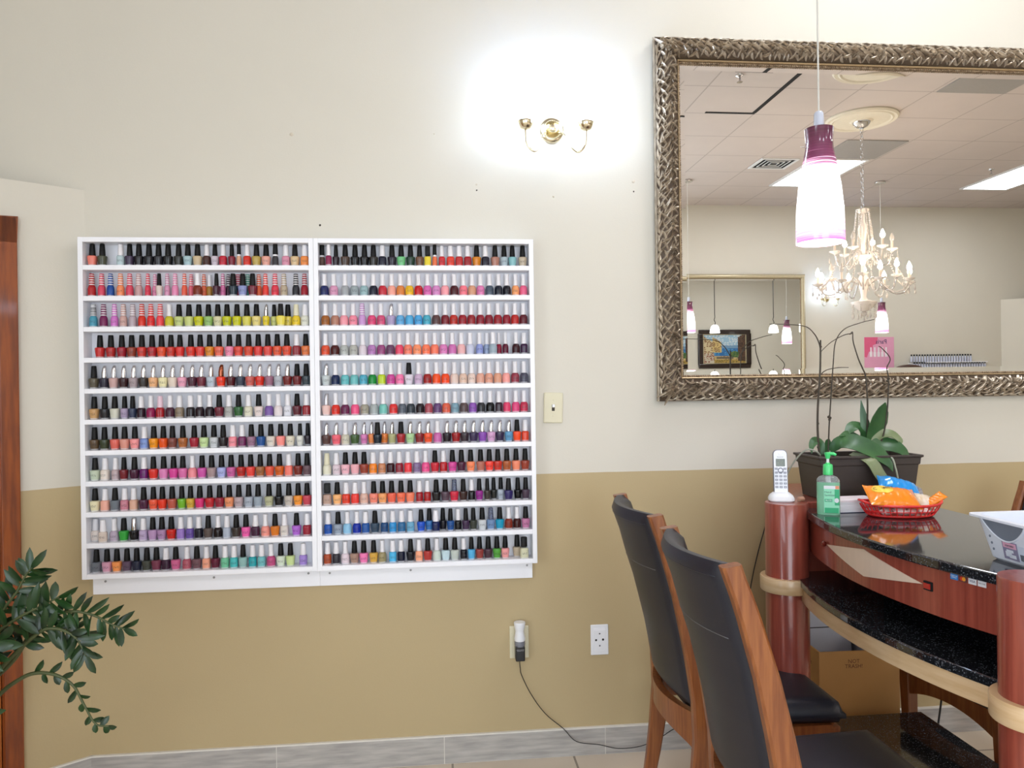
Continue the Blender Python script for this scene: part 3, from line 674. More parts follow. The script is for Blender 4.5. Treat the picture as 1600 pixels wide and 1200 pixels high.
# ------------------------------------------------------------------ sconce
SX, SZ = .448, 2.38
t = thing('wall_sconce', 'two-armed polished brass wall sconce with glaring lit shades', 'wall lamp', (SX, -.001, SZ))
b = B(); prof = [(.048, 0), (.048, .006), (.043, .012), (.036, .014), (.033, .020), (.029, .0215), (.025, .023), (.021, .0245), (.018, .0255), (.014, .026), (.009, .034), (.010, .04), (0, .043)]
lathe(b, prof, 96, M=Matrix.Rotation(PI/2, 4, 'X'))
for v in b.verts:            # fluted dish
    r = math.hypot(v.co.x, v.co.z)
    if .0175 < r < .0345: v.co.y -= .0035*math.cos(24*math.atan2(v.co.z, v.co.x))
obj('backplate', b, M_brassl, t, smooth=.7)
M_shade = emis('lit_frosted_shade', (205, 226, 255), SCONCE)
for s in (-1, 1):
    b = B(); tube(b, smoothpath([(s*.02, -.02, -.012), (s*.04, -.05, -.03), (s*.058, -.085, -.085), (s*.082, -.105, -.112), (s*.108, -.105, -.085), (s*.112, -.105, -.03)], 6), .0042, 8)
    arm = obj('arm', b, M_brassl, t, smooth=1.2)
    b = B(); lathe(b, [(.006, -.034), (.02, -.028), (.026, -.014), (.029, -.002), (.028, 0), (.020, -.004), (0, -.004)], 24, c=(s*.112, -.105, 0))
    obj('cup', b, M_brassl, arm, smooth=.9)
    b = B(); ring_shell(b, [(.018, .0), (.027, .012), (.030, .03), (.034, .055), (.042, .075), (.040, .075), (.032, .055), (.028, .03), (.025, .014), (.016, .002)], 24, c=(s*.112, -.105, 0))
    sh = obj('glass_shade', b, M_shade, arm, smooth=1.0); tag(sh, 'glaring white lit shade')
t2 = copy_tree(t); t2.location = (5.30, YF+.001, 2.52); t2.rotation_euler.z = PI
tag(t2, 'glaring brass wall sconce on the opposite wall, reflected behind the chandelier')

# ------------------------------------------------------------------ switch and outlets
def plate(x0, x1, z0, z1, m, name, label, cat):
    t = thing(name, label, cat, ((x0+x1)/2, -.0005, (z0+z1)/2)); w = (x1-x0)/2; h = (z1-z0)/2
    b = B(); box(b, -w, w, -.006, 0, -h, h); obj('cover_plate', b, m, t, bevel=.003); return t
t = plate(.403, .476, 1.268, 1.383, M_ivory, 'light_switch', 'ivory toggle light switch on the wall right of the polish racks', 'light switch')
t.rotation_euler.y = .03
b = B(); box(b, -.0055, .0055, -.0066, -.005, -.012, .012); o = obj('toggle_slot', b, M_hole, t)
b = B(); box(b, -.0045, .0045, -.017, -.005, -.002, .009); o = obj('toggle', b, M_wplast, t, bevel=.0015); o.rotation_euler.x = -.3
for z in (-.03, .03):
    b = B(); lathe(b, [(.003, 0), (.002, .001), (0, .001)], 8, M=Matrix.Translation((0, -.006, z)) @ Matrix.Rotation(PI/2, 4, 'X')); obj('screw', b, M_ivory, t)
t = plate(.261, .334, .381, .503, M_ivory, 'power_outlet', 'ivory power outlet below the racks with two plugs in it', 'outlet')
for z in (-.02, .02):
    b = B(); box(b, -.017, .017, -.0075, -.005, z-.014, z+.014); obj('socket', b, M_ivory, t, bevel=.001)
# white plug-in freshener above, black adapter below
t = thing('air_freshener', 'white plug-in air freshener standing up from the ivory outlet', 'air freshener', (.297, -.0085, .465))
M_clear = mat('clear_oil_bottle', (120, 124, 134), .08, var=.1, coat=.6)
b = B(); lathe(b, [(.020, .012), (.021, .02), (.016, .046), (.0165, .05), (.0185, .058), (.022, .078), (.021, .081), (0, .0815)], 24, c=(0, -.024, -.02)); obj('warmer', b, M_wplast, t, smooth=.7)
b = B(); lathe(b, [(.012, -.012), (.019, -.008), (.0205, .0), (.020, .0115), (0, .0118)], 24, c=(0, -.024, -.02)); obj('oil_bottle', b, M_clear, t, smooth=.7)
b = B(); box(b, -.012, .012, -.012, 0, -.012, .012); obj('plug', b, M_wplast, t, bevel=.003)
t = thing('power_adapter', 'black power adapter plugged into the ivory outlet, thin cord to the floor', 'power adapter', (.297, -.0085, .413))
b = B(); box(b, -.0175, .0175, -.042, 0, -.030, .026); obj('adapter_body', b, M_black, t, bevel=.004)
M_print = mat('pale_print', (196, 196, 200), .6)
text('print', 'INPUT 100-240V\nOUTPUT 12V', .0042, (0, -.0424, .012), (PI/2, 0, 0), M_print, t)
b = B()
cord = [(0, -.02, -.028), (-.001, -.019, -.04), (.002, -.008, -.065), (.007, -.0075, -.093), (.042, -.0075, -.167), (.095, -.0075, -.243), (.163, -.0085, -.303), (.211, -.021, -.349), (.297, -.021, -.366), (.372, -.021, -.385), (.459, -.021, -.381), (.535, -.021, -.353), (.60, -.021, -.32), (.72, -.02, -.30), (.85, -.02, -.33)]
tube(b, smoothpath(cord, 6), .0017, 6)
obj('adapter_cord', b, M_black, t, smooth=2)
t = plate(.572, .641, .378, .494, M_wplast, 'data_outlet', 'white data and socket plate on the tan wall left of the chairs', 'outlet')
b = B(); box(b, -.024, .024, -.0075, -.005, -.046, .046); obj('insert', b, M_wplast, t, bevel=.001)
b = B(); box(b, -.022, .022, -.0083, -.007, .036, .044); obj('label_strip', b, M_white, t)
for x, z, r in ((-.014, 0, .0042), (.013, .001, .0045), (0, .024, .003), (0, -.022, .003)):
    b = B(); lathe(b, [(r, 0), (r*.8, .0012), (0, .0012)], 10, M=Matrix.Translation((x, -.0074, z)) @ Matrix.Rotation(PI/2, 4, 'X')); obj('jack', b, M_black, t)

# thin cable running down the wall behind the desk pillar
b = B(); tube(b, smoothpath([(1.36, -.006, .99), (1.32, -.006, .95), (1.285, -.006, .906), (1.266, -.006, .837), (1.242, -.006, .758), (1.217, -.006, .659), (1.201, -.006, .55), (1.20, -.008, .3), (1.21, -.02, .01)], 5), .002, 6)
tag(obj('wall_cable', b, M_black, smooth=2), 'thin dark cable running down the tan wall behind the desk pillar', 'cable')
b = B(); tube(b, smoothpath([(1.90, -.10, .62), (1.93, -.1, .40), (1.935, -.1, .26), (1.93, -.1, .195), (1.913, -.1, .084), (1.89, -.11, .01), (1.80, -.14, .006)], 5), .004, 6)
tag(obj('hanging_cord', b, M_black, smooth=2), 'black cord hanging down to the floor behind the employee chair', 'cord')
# ------------------------------------------------------------------ chairs
M_cwood = mat('reddish_brown_chair_wood', (152, 92, 48), .38, scale=14, stretch=(8, 8, .5), coat=.25, col2=(124, 68, 34))
M_leather = mat('black_leather', (22, 26, 40), .42, var=.15, scale=16, bump=.15, bscale=420, spec=.6)
M_worn = mat('worn_leather_crease', (96, 96, 98), .6)
def chair(label, loc, rz):
    """local frame: the sitter faces +x; rear of the back near x = 0"""
    t = thing('high_back_chair', label, 'chair', (loc[0], loc[1], 0), rz, 'high-back leather chairs at the desk')
    W2 = .222
    def px(z):            # x of the post's rear face by height
        pts = [(0, .045), (.2, .075), (.39, .092), (.5, .088), (.65, .066), (.8, .036), (.95, -.004), (1.04, -.036)]
        for (a, xa), (c, xc) in zip(pts, pts[1:]):
            if z <= c: return xa+(xc-xa)*(z-a)/(c-a)
        return pts[-1][1]
    zs = [0, .08, .16, .24, .32, .39, .45, .5, .56, .62, .68, .74, .8, .86, .92, .97, 1.01, 1.035]
    for s in (1, -1):
        b = B(); ring = []
        for z in zs:
            th = .036+.030*min(1, z/.45) - (.024*max(0, (z-.5)/.54)); wd = .017-.003*max(0, .4-z)/.4
            x = px(z); y = s*(W2-.012)
            c = .006
            pl = [(x, y-wd+c), (x+c, y-wd), (x+th-c, y-wd), (x+th, y-wd+c), (x+th, y+wd-c), (x+th-c, y+wd), (x+c, y+wd), (x, y+wd-c)]
            ring.append([b.verts.new((q[0], q[1], z+(.006*(q[0]-x)/th if z > 1.03 else 0))) for q in pl])
        for a, c in zip(ring, ring[1:]):
            for k in range(8): b.faces.new((a[k], a[(k+1) % 8], c[(k+1) % 8], c[k]))
        b.faces.new(list(reversed(ring[0]))); b.faces.new(ring[-1])
        obj('rear_post', b, M_cwood, t, smooth=.5)
    for s in (1, -1):
        b = B(); lo = []
        for z, r in ((0, .016), (.2, .018), (.405, .021)):
            x = .50+.012*(z/.4); lo.append([b.verts.new((x+a*r, s*.195+c*r, z)) for a, c in ((-1, -1), (1, -1), (1, 1), (-1, 1))])
        for a, c in zip(lo, lo[1:]):
            for k in range(4): b.faces.new((a[k], a[(k+1) % 4], c[(k+1) % 4], c[k]))
        b.faces.new(list(reversed(lo[0]))); b.faces.new(lo[-1])
        obj('front_leg', b, M_cwood, t, bevel=.003)
    # upholstered back: bowed to the rear between the posts, rolled over the top
    z0, z1 = .475, 1.038
    def back(u, v, off):
        y = (u*2-1)*(W2-.027); z = z0+(z1-z0)*v
        bow = -.050*(1-(u*2-1)**2)*(.55+.45*min(1, v*1.4))
        edge = min(1, min(u, 1-u)/.05, (1-v)/.03, v/.03)
        rnd = math.sqrt(max(0, 1-(1-edge)**2))
        zt = z
        return Vector((px(z)+.020+bow+(off+(.012*v if off > 0 else 0))*(.3+.7*rnd), y, zt))
    b = B(); slab(b, 24, 26, lambda u, v: back(u, v, -.022), lambda u, v: back(u, v, .022))
    ub = obj('back_upholstery', b, M_leather, t, smooth=1.1)
    b = B(); tube(b, [back(u/24, .70, -.0215-.0) for u in range(2, 23)], .0013, 5); tag(obj('seam', b, M_worn, ub, smooth=2), 'pale worn seam across the back')
    b = B(); tube(b, [back(u/24, .945, -.0215) for u in range(1, 24)], .0016, 5); obj('top_seam', b, M_leather, ub, smooth=2)
    # curved rail under the back
    def rail(u, v, off):
        y = (u*2-1)*(W2-.028); z = .385+.075*v + .05*(1-abs(math.sin(PI*u))**.7)*(v-1)*.6
        return Vector((px(z)+.02-.048*(1-(u*2-1)**2)+off, y, z))
    b = B(); slab(b, 16, 3, lambda u, v: rail(u, v, -.012), lambda u, v: rail(u, v, .012)); obj('back_rail', b, M_cwood, t, smooth=.6)
    # seat frame and cushion
    b = B(); M = None
    for s in (1, -1):
        prism(b, [(.12, s*.19), (.12, s*.212), (.51, s*.216), (.51, s*.192)] if s > 0 else [(.12, s*.212), (.12, s*.19), (.51, s*.192), (.51, s*.216)], .352, .412)
    def apron(u, v, off):
        z = .412-(.045+.045*abs(u*2-1)**2)*(1-v); return Vector((.512+off, (u*2-1)*.198, z))
    slab(b, 14, 2, lambda u, v: apron(u, v, -.01), lambda u, v: apron(u, v, .01))
    obj('seat_frame', b, M_cwood, t, smooth=.6)
    def seat(u, v, top):
        x = .105+.445*u; hw = .205+.030*u; y = (v*2-1)*hw
        e = min(1, min(u, 1-u)/.10, min(v, 1-v)/.10); k = math.sqrt(max(0, 1-(1-e)**2))
        cx = .33; sh = 1-.03*(1-k)
        z = .447+(.034*k+.010*math.sin(PI*u)*math.sin(PI*v) if top else -.034*(.4+.6*k))
        return Vector((cx+(x-cx)*sh, y*sh, z))
    b = B(); slab(b, 22, 22, lambda u, v: seat(u, v, True), lambda u, v: seat(u, v, False)); obj('seat', b, M_leather, t, smooth=1.2)
    return t
chair('black leather high-back chair nearer the tan wall, by the far end of the desk', (.628, -.535), CH1R)
chair('black leather high-back chair nearest the viewer, cut by the lower edge', (.612, -1.135), CH2R)
chair('chair on the inner side of the desk, mostly hidden behind the white bin', (2.15, -.50), PI+.12)

# ------------------------------------------------------------------ reception desk / manicure bar
M_mahog = mat('red_mahogany_laminate', (158, 78, 62), .28, scale=9, stretch=(9, 9, .35), coat=.5, col2=(134, 60, 48))
M_maple = mat('pale_maple_edge', (212, 178, 134), .35, scale=10, stretch=(1, 1, 8), coat=.3, col2=(224, 194, 154))
M_inlay = mat('pale_maple_inlay', (226, 204, 184), .35, scale=12, stretch=(6, 6, 1), coat=.3, var=.06)
def granite():
    m, nt, b = nodes('black_granite')
    tc = N(nt, 'ShaderNodeTexCoord')
    v = N(nt, 'ShaderNodeTexVoronoi', i_Scale=420.0); nt.links.new(tc.outputs['Object'], v.inputs['Vector'])
    n = N(nt, 'ShaderNodeTexNoise', i_Scale=260.0, i_Detail=3.0); nt.links.new(tc.outputs['Object'], n.inputs['Vector'])
    rp = N(nt, 'ShaderNodeValToRGB'); rp.color_ramp.elements[0].position = .54; rp.color_ramp.elements[0].color = (.010, .011, .013, 1)
    rp.color_ramp.elements[1].position = .74; rp.color_ramp.elements[1].color = (.065, .072, .085, 1)
    nt.links.new(n.outputs['Fac'], rp.inputs[0])
    gt = N(nt, 'ShaderNodeMath', operation='GREATER_THAN'); gt.inputs[1].default_value = .94
    sc = N(nt, 'ShaderNodeSeparateColor'); nt.links.new(v.outputs['Color'], sc.inputs[0]); nt.links.new(sc.outputs[0], gt.inputs[0])
    mx = N(nt, 'ShaderNodeMix', data_type='RGBA'); nt.links.new(gt.outputs[0], mx.inputs['Factor']); nt.links.new(rp.outputs[0], mx.inputs['A']); mx.inputs['B'].default_value = (.14, .15, .17, 1)
    nt.links.new(mx.outputs['Result'], b.inputs['Base Color']); b.inputs['Roughness'].default_value = .07; b.inputs['Specular IOR Level'].default_value = .8; b.inputs['IOR'].default_value = 1.6
    return m
M_gran = granite()
AR, AYC = 1.4, -.93
def arcx(xa, y): return xa+AR-math.sqrt(max(AR*AR-(y-AYC)**2, 0))
def arcpoly(xa, y0, y1, xin, n=28):
    """plan: curved front from y0 (far) to y1 (near), straight inner edge at xin"""
    ys = [y0+(y1-y0)*i/n for i in range(n+1)]
    return [(arcx(xa, y), y) for y in ys]+[(xin, y1), (xin, y0)]
desk = thing('reception_desk', 'curved mahogany reception desk with black granite top and lower shelf', 'reception desk', (0, 0, 0))
DY0, DY1 = -.49, -1.56
PIL = ((1.133, -.478), (1.182, -1.465))
for cx, cy in PIL:
    b = B(); lathe(b, [(.066, 0), (.068, .004), (.068, 1.016), (.066, 1.02), (0, 1.02)], 48, c=(cx, cy, 0)); p = obj('pillar', b, M_mahog, desk, smooth=.6)
    b = B(); ring_shell(b, [(.066, .735), (.083, .735), (.085, .738), (.085, .779), (.083, .782), (.066, .782), (.066, .735)], 48, c=(cx, cy, 0)); tag(obj('maple_ring', b, M_maple, p, smooth=.6), 'pale maple ring round the pillar')
b = B(); prism(b, [(1.31, -.05), (1.215, -.3), (1.165, -.485), (1.64, -.485), (1.64, -.05)], .86, 1.0195); obj('end_block', b, M_mahog, desk, bevel=.003)
b = B(); prism(b, arcpoly(1.118, DY0, DY1, 1.615), .975, 1.0); obj('granite_top', b, M_gran, desk, bevel=.004)
b = B(); prism(b, arcpoly(1.135, -.44, DY1, 1.17+.06), .862, .9745); ap = obj('front_apron', b, M_mahog, desk, smooth=.5)
b = B(); box(b, 1.15, 1.48, -.4495, -.425, .716, .859); obj('end_board', b, M_mahog, desk)
b = B(); box(b, 1.46, 1.48, DY1, -.44, .785, .974); obj('shade_board', b, M_dark, desk)  # shade under the top put into this board's near-black colour
b = B(); prism(b, arcpoly(1.088, -.45, DY1, 1.478), .762, .784); obj('granite_shelf', b, M_gran, desk, bevel=.004)
b = B(); prism(b, arcpoly(1.094, -.45, DY1, 1.46), .716, .7615); tag(obj('maple_edge', b, M_maple, desk, smooth=.5), 'pale maple edge under the lower shelf')
b = B(); prism(b, [(1.225, -.457), (1.225, DY1-.02), (1.605, DY1-.02), (1.605, -.457)], .275, .3); obj('granite_footrest', b, M_gran, desk, bevel=.004)
b = B(); prism(b, [(1.26, -.49), (1.26, DY1), (1.57, DY1), (1.57, -.49)], 0, .2745); obj('plinth', b, M_mahog, desk)
b = B(); box(b, 1.25, 1.60, DY1-.025, DY1-.002, .3, .974); obj('end_panel', b, M_mahog, desk)
# diamond inlay, its studs and the card stickers follow the curved front
def on_arc(bm, poly, xa, lift, mi=0, n=10):
    """a thin patch with the (y, z) outline laid on the curved front, as triangles fanned in strips"""
    ys = sorted(set([p[0] for p in poly])); y0, y1 = ys[0], ys[-1]
    def span(y):
        zz = []
        for (a, c) in zip(poly, poly[1:]+poly[:1]):
            if min(a[0], c[0])-1e-9 <= y <= max(a[0], c[0])+1e-9 and abs(a[0]-c[0]) > 1e-9:
                zz.append(a[1]+(c[1]-a[1])*(y-a[0])/(c[0]-a[0]))
        return min(zz), max(zz)
    st = sorted(set([y0+(y1-y0)*i/n for i in range(n+1)]+ys)); rows = []
    for y in st:
        lo, hi = span(min(max(y, y0+1e-6), y1-1e-6))
        x = arcx(xa, y)
        rows.append([bm.verts.new(v) for v in ((x-lift, y, lo), (x-lift, y, hi+1e-5), (x+.0005, y, hi+1e-5), (x+.0005, y, lo))])
    for a, c in zip(rows, rows[1:]):
        for k in range(4): bm.faces.new((a[k], a[(k+1) % 4], c[(k+1) % 4], c[k])).material_index = mi
    bm.faces.new(rows[0]); bm.faces.new(list(reversed(rows[-1])))
b = B(); on_arc(b, [(-.700, .927), (-.929, .963), (-1.151, .927), (-.929, .890)], 1.135, .0022, n=24)
tag(obj('diamond_inlay', b, M_inlay, ap), 'pale diamond-shaped maple inlay')
M_knob = mat('dark_red_knob', (110, 30, 20), .2, coat=.6)
b = B(); lathe(b, [(.0, .012), (.006, .0115), (.009, .008), (.008, .003), (.005, 0)], 16, M=Matrix.Translation((arcx(1.135, -.685), -.685, .926)) @ Matrix.Rotation(-PI/2, 4, 'Y')); obj('stud', b, M_knob, ap, smooth=.8)
b = B(); on_arc(b, [(-1.157, .916), (-1.157, .937), (-1.181, .937), (-1.181, .916)], 1.135, .004, n=2); sw = obj('rocker_switch', b, M_dark, ap)
b = B(); on_arc(b, [(-1.160, .920), (-1.160, .933), (-1.178, .933), (-1.178, .920)], 1.135, .0065, n=2)
obj('rocker', b, mat('dark_red_rocker', (168, 36, 32), .25, coat=.6), sw)
M_blue = mat('card_blue', (52, 130, 200), .4); M_cream = mat('card_white', (226, 228, 234), .4); M_cbrown = mat('card_dark', (92, 58, 60), .4)
M_cred = mat('card_red', (214, 60, 40), .4); M_corange = mat('card_orange', (240, 160, 50), .4); M_navy = mat('card_navy', (26, 40, 96), .4); M_dkgrey = mat('dark_grey_ink', (60, 62, 70), .5)
def sticker(y, m, label, body, tm, size):
    x = arcx(1.135, y); a = math.atan((y-AYC)/math.sqrt(AR*AR-(y-AYC)**2))
    t = thing('card_sticker', label, 'sticker', (x-.0009, y, .966), -PI/2+a, 'card stickers on the desk front')
    t.rotation_euler = (0, 0, -PI/2-a)
    b = B(); box(b, -.0098, .0098, -.0006, .0006, -.0068, .0068); obj('card', b, m, t)
    if body: text('lettering', body, size, (0, -.0007, 0), (PI/2, 0, 0), tm, t, .0001)
    return t
sticker(-1.240, M_blue, 'blue card sticker, leftmost of four on the desk front', 'AMERICAN\nEXPRESS', M_cream, .0036)
t = sticker(-1.262, M_cbrown, 'dark card sticker with overlapping red and orange discs on the desk front', None, None, 0)
for dx, m, dy in ((-.0028, M_cred, 0), (.0028, M_corange, -.0002)):
    b = B(); lathe(b, [(.0046, 0), (.0046, .0003), (0, .0003)], 20, M=Matrix.Translation((dx, -.0006+dy, 0)) @ Matrix.Rotation(PI/2, 4, 'X')); obj('disc', b, m, t)
sticker(-1.285, M_cream, 'white card sticker reading VISA on the desk front', 'VISA', M_navy, .0074)
t = sticker(-1.307, M_cream, 'white card sticker reading DISCOVER, rightmost of four on the desk front', 'DISCOVER', M_dkgrey, .0034)

# ------------------------------------------------------------------ things on the desk
T = 1.0                                              # granite top
# cordless phone on the pillar
t = thing('cordless_phone', 'white cordless phone standing in its charging base on the desk pillar', 'phone', (1.128, -.452, 1.0202), math.radians(-18))
b = B(); lathe(b, [(.037, 0), (.041, .004), (.041, .010), (.036, .020), (.026, .028), (.022, .029), (0, .029)], 28, power=3.4, sy=.9); obj('charging_base', b, M_wplast, t, smooth=.6)
M_phone = mat('pearl_white_phone', (226, 229, 236), .25, var=.02, coat=.3); M_phoneb = mat('grey_phone_edge', (110, 114, 128), .35)
ph = thing('handset', None, None); ph.parent = t; ph.location = (0, .004, .012); ph.rotation_euler.x = math.radians(-9)
def rr(w, h, r, n=6):
    out = []
    for cx, cz, a0 in ((w-r, h-r, 0), (-w+r, h-r, 90), (-w+r, -h+r, 180), (w-r, -h+r, 270)):
        for i in range(n+1):
            a = math.radians(a0+90*i/n); out.append((cx+r*math.cos(a), cz+r*math.sin(a)))
    return out
RX = Matrix.Rotation(PI/2, 4, 'X')
b = B(); prism(b, rr(.0225, .078, .014), -.010, .011, M=Matrix.Translation((0, 0, .078)) @ RX); obj('handset_back', b, M_phoneb, ph, bevel=.003)
b = B(); prism(b, rr(.021, .0755, .013), .010, .0125, M=Matrix.Translation((0, 0, .078)) @ RX); fc = obj('face', b, M_phone, ph, bevel=.001)
b = B(); prism(b, rr(.0145, .0125, .002), .0124, .0132, M=Matrix.Translation((0, 0, .113)) @ RX); obj('screen', b, mat('grey_lcd', (126, 134, 122), .25, scale=220, col2=(98, 106, 98), stretch=(1, 1, 3)), ph)
text('lettering', 'Panasonic', .0052, (0, -.0127, .1315), (PI/2, 0, 0), M_dkgrey, ph, .0001)
b = B(); lathe(b, [(.0052, 0), (.0048, .0009), (0, .0009)], 18, M=Matrix.Translation((0, -.0124, .1445)) @ RX); obj('speaker_button', b, M_wplast, ph)
b = B(); ring_shell(b, [(.0060, 0), (.0060, .001), (.0092, .001), (.0092, 0), (.006, 0)], 24)
for v in b.verts: v.co = Matrix.Translation((0, -.0124, .087)) @ RX @ v.co
obj('navigation_ring', b, M_phoneb, ph, smooth=.6)
M_key = mat('grey_phone_key', (150, 154, 166), .4)
for r in range(6):
    for c in range(3):
        if r == 0 and c == 1: continue
        z = .0915-.0118*r if r else .0925
        b = B(); prism(b, rr(.0050, .0038, .0018, 3), .0124, .0134, M=Matrix.Translation(((c-1)*.0135, 0, z)) @ RX); obj('key', b, M_key, ph)
        if r >= 2: text('digit', '123456789*0#'[(r-2)*3+c], .0055, ((c-1)*.0135, -.0136, z), (PI/2, 0, 0), M_phone, ph, .0001)
# grey cord from the phone into the planter
b = B(); tube(b, smoothpath([(1.15, -.425, 1.045), (1.175, -.40, 1.10), (1.20, -.41, 1.15), (1.225, -.435, 1.185), (1.25, -.45, 1.182), (1.272, -.44, 1.166)], 6), .0028, 7)
tag(obj('phone_cord', b, mat('grey_green_cord', (150, 154, 140), .5), smooth=2), 'grey cord looping from the phone into the planter', 'cord')
b = B(); lathe(b, [(.006, -.012), (.008, -.01), (.008, .01), (.006, .012)], 8, M=Matrix.Rotation(PI/2, 4, 'Y'))
o = obj('cork_stopper', b, mat('tan_cork', (176, 136, 112), .7), loc=(1.185, -.475, 1.0283), rot=(0, 0, .4)); tag(o, 'small tan stopper lying on the pillar beside the planter', 'stopper')

# planter with orchids
M_pot = mat('dark_brown_planter', (62, 54, 50), .45, var=.25, scale=8, stretch=(1, 1, 6)); M_bark = mat('bark_chips', (92, 76, 60), .9, scale=60, col2=(150, 140, 126), bump=.5)
pl = thing('orchid_planter', 'dark brown oblong planter with two bare orchids on the desk end', 'potted plant', (1.425, -.395, 1.0202))
def rect_ring(b, hx, hy, z): return [b.verts.new((sx*hx, sy*hy, z)) for sx, sy in ((-1, -1), (1, -1), (1, 1), (-1, 1))]
b = B(); R_ = [rect_ring(b, .158, .074, 0), rect_ring(b, .170, .083, .112), rect_ring(b, .174, .086, .114), rect_ring(b, .176, .088, .136), rect_ring(b, .182, .093, .138), rect_ring(b, .182, .093, .145), rect_ring(b, .170, .081, .145), rect_ring(b, .166, .078, .10)]
for a, c in zip(R_, R_[1:]):
    for k in range(4): b.faces.new((a[k], a[(k+1) % 4], c[(k+1) % 4], c[k]))
b.faces.new(list(reversed(R_[0])))
obj('planter_box', b, M_pot, pl, bevel=.002)
b = B(); slab(b, 20, 10, lambda u, v: Vector(((u-.5)*.33, (v-.5)*.155, .124+.008*math.sin(u*37)*math.sin(v*23)+random.uniform(-.003, .003))), lambda u, v: Vector(((u-.5)*.33, (v-.5)*.155, .10))); obj('potting_bark', b, M_bark, pl)
M_oleaf = mat('orchid_leaf', (40, 80, 44), .42, var=.2, scale=14, col2=(58, 100, 54), coat=.08); M_oleaf2 = mat('pale_orchid_leaf', (104, 122, 82), .4, var=.2, scale=14, col2=(130, 140, 104)); M_spike = mat('dark_flower_spike', (58, 50, 38), .6, var=.3, scale=60)
def w2l(pts, dy=0): return [Vector(p)-Vector((1.425, -.395, 1.0202))+Vector((0, dy[i] if isinstance(dy, (list, tuple)) else dy, 0)) for i, p in enumerate(pts)]
def oleaf(pts, w, dys, up=(0, -.8, .6), m=None, fold=.16):
    b = B(); blade(b, w2l(pts, dys), w, up, fold, .0022); obj('leaf', b, m or M_oleaf, pl, smooth=1.3)
y = -.42
oleaf([(1.330, y, 1.175), (1.350, y, 1.204), (1.385, y, 1.206), (1.442, y, 1.177), (1.480, y, 1.140), (1.492, y, 1.113)], [.008, .022, .032, .035, .028, .012, .001], [.02, .0, -.03, -.055, -.07, -.075], up=(-.1, -.75, .65))
oleaf([(1.466, y, 1.170), (1.476, y, 1.215), (1.492, y, 1.262), (1.508, y, 1.305), (1.522, y, 1.338)], [.010, .026, .036, .036, .024, .002], [.02, .02, .015, .01, .01], up=(.35, -1, .1))
oleaf([(1.468, y, 1.17), (1.464, y, 1.239), (1.457, y, 1.294), (1.452, y, 1.346)], [.008, .016, .015, .009, .001], [.03, .03, .035, .04], up=(-.5, -1, .1))
oleaf([(1.462, y, 1.185), (1.490, y, 1.196), (1.525, y, 1.192), (1.552, y, 1.175), (1.572, y, 1.146)], [.010, .024, .030, .028, .018, .002], [.02, .0, -.02, -.035, -.045], up=(.1, -.8, .6))
oleaf([(1.466, y, 1.18), (1.455, y, 1.235), (1.424, y, 1.258), (1.393, y, 1.240), (1.378, y, 1.222)], [.010, .020, .024, .020, .010, .001], [.02, .03, .03, .02, .01], up=(-.2, -.6, .8))
oleaf([(1.466, y, 1.185), (1.495, y, 1.224), (1.530, y, 1.231), (1.556, y, 1.212), (1.560, y, 1.196)], [.008, .016, .020, .020, .014, .002], [.02, .015, .0, -.01, -.015], up=(.2, -.7, .7), m=M_oleaf2)
oleaf([(1.385, y, 1.168), (1.412, y, 1.150), (1.440, y, 1.105), (1.470, y, 1.065), (1.497, y, 1.037)], [.010, .018, .022, .020, .014, .002], [-.01, -.075, -.083, -.085, -.085], up=(.2, -1, .2), m=M_oleaf2)
oleaf([(1.46, y, 1.18), (1.432, y, 1.212), (1.39, y, 1.232), (1.350, y, 1.228)], [.009, .018, .020, .014, .001], [.02, .02, .01, .0], up=(-.2, -.6, .8))
oleaf([(1.300, y, 1.165), (1.292, y, 1.20), (1.270, y, 1.212), (1.252, y, 1.195), (1.250, y, 1.172)], [.007, .014, .017, .014, .008, .001], [.02, .02, .01, .0, -.005], up=(-.3, -.7, .6))
oleaf([(1.315, y, 1.165), (1.330, y, 1.198), (1.340, y, 1.215)], [.007, .013, .012, .002], [.03, .04, .05], up=(.2, -1, .3))
def spike(paths, r0, beads, base):
    b = B()
    for p, ra, rb in paths:
        q = smoothpath(w2l(p), 6); tube(b, q, [ra+(rb-ra)*i/(len(q)-1) for i in range(len(q))], 7)
    for x, z in beads: lathe(b, [(0, -.005), (.004, -.003), (.0045, .001), (.002, .004), (0, .005)], 8, c=tuple(w2l([(x, y, z)])[0]))
    obj('flower_spike', b, M_spike, pl, smooth=1.3)
spike([([(1.279, y, 1.13), (1.279, y, 1.159), (1.274, y, 1.25), (1.276, y, 1.329), (1.284, y, 1.426), (1.287, y, 1.49), (1.288, y, 1.552)], .0042, .003),
       ([(1.287, y, 1.525), (1.279, y-.005, 1.545), (1.261, y-.01, 1.573), (1.228, y-.015, 1.597), (1.161, y-.02, 1.604), (1.101, y-.02, 1.606)], .0024, .0011),
       ([(1.286, y, 1.435), (1.300, y, 1.447), (1.318, y, 1.454), (1.352, y, 1.459), (1.386, y, 1.459)], .002, .0011)], 0, [(1.275, 1.272), (1.288, 1.53)], 0)
spike([([(1.307, y, 1.13), (1.310, y, 1.18), (1.316, y, 1.28), (1.324, y, 1.38), (1.332, y, 1.474), (1.341, y, 1.545), (1.372, y, 1.588), (1.432, y, 1.61), (1.480, y, 1.621)], .0028, .0012)], 0, [(1.316, 1.284), (1.319, 1.29), (1.313, 1.293)], 0)
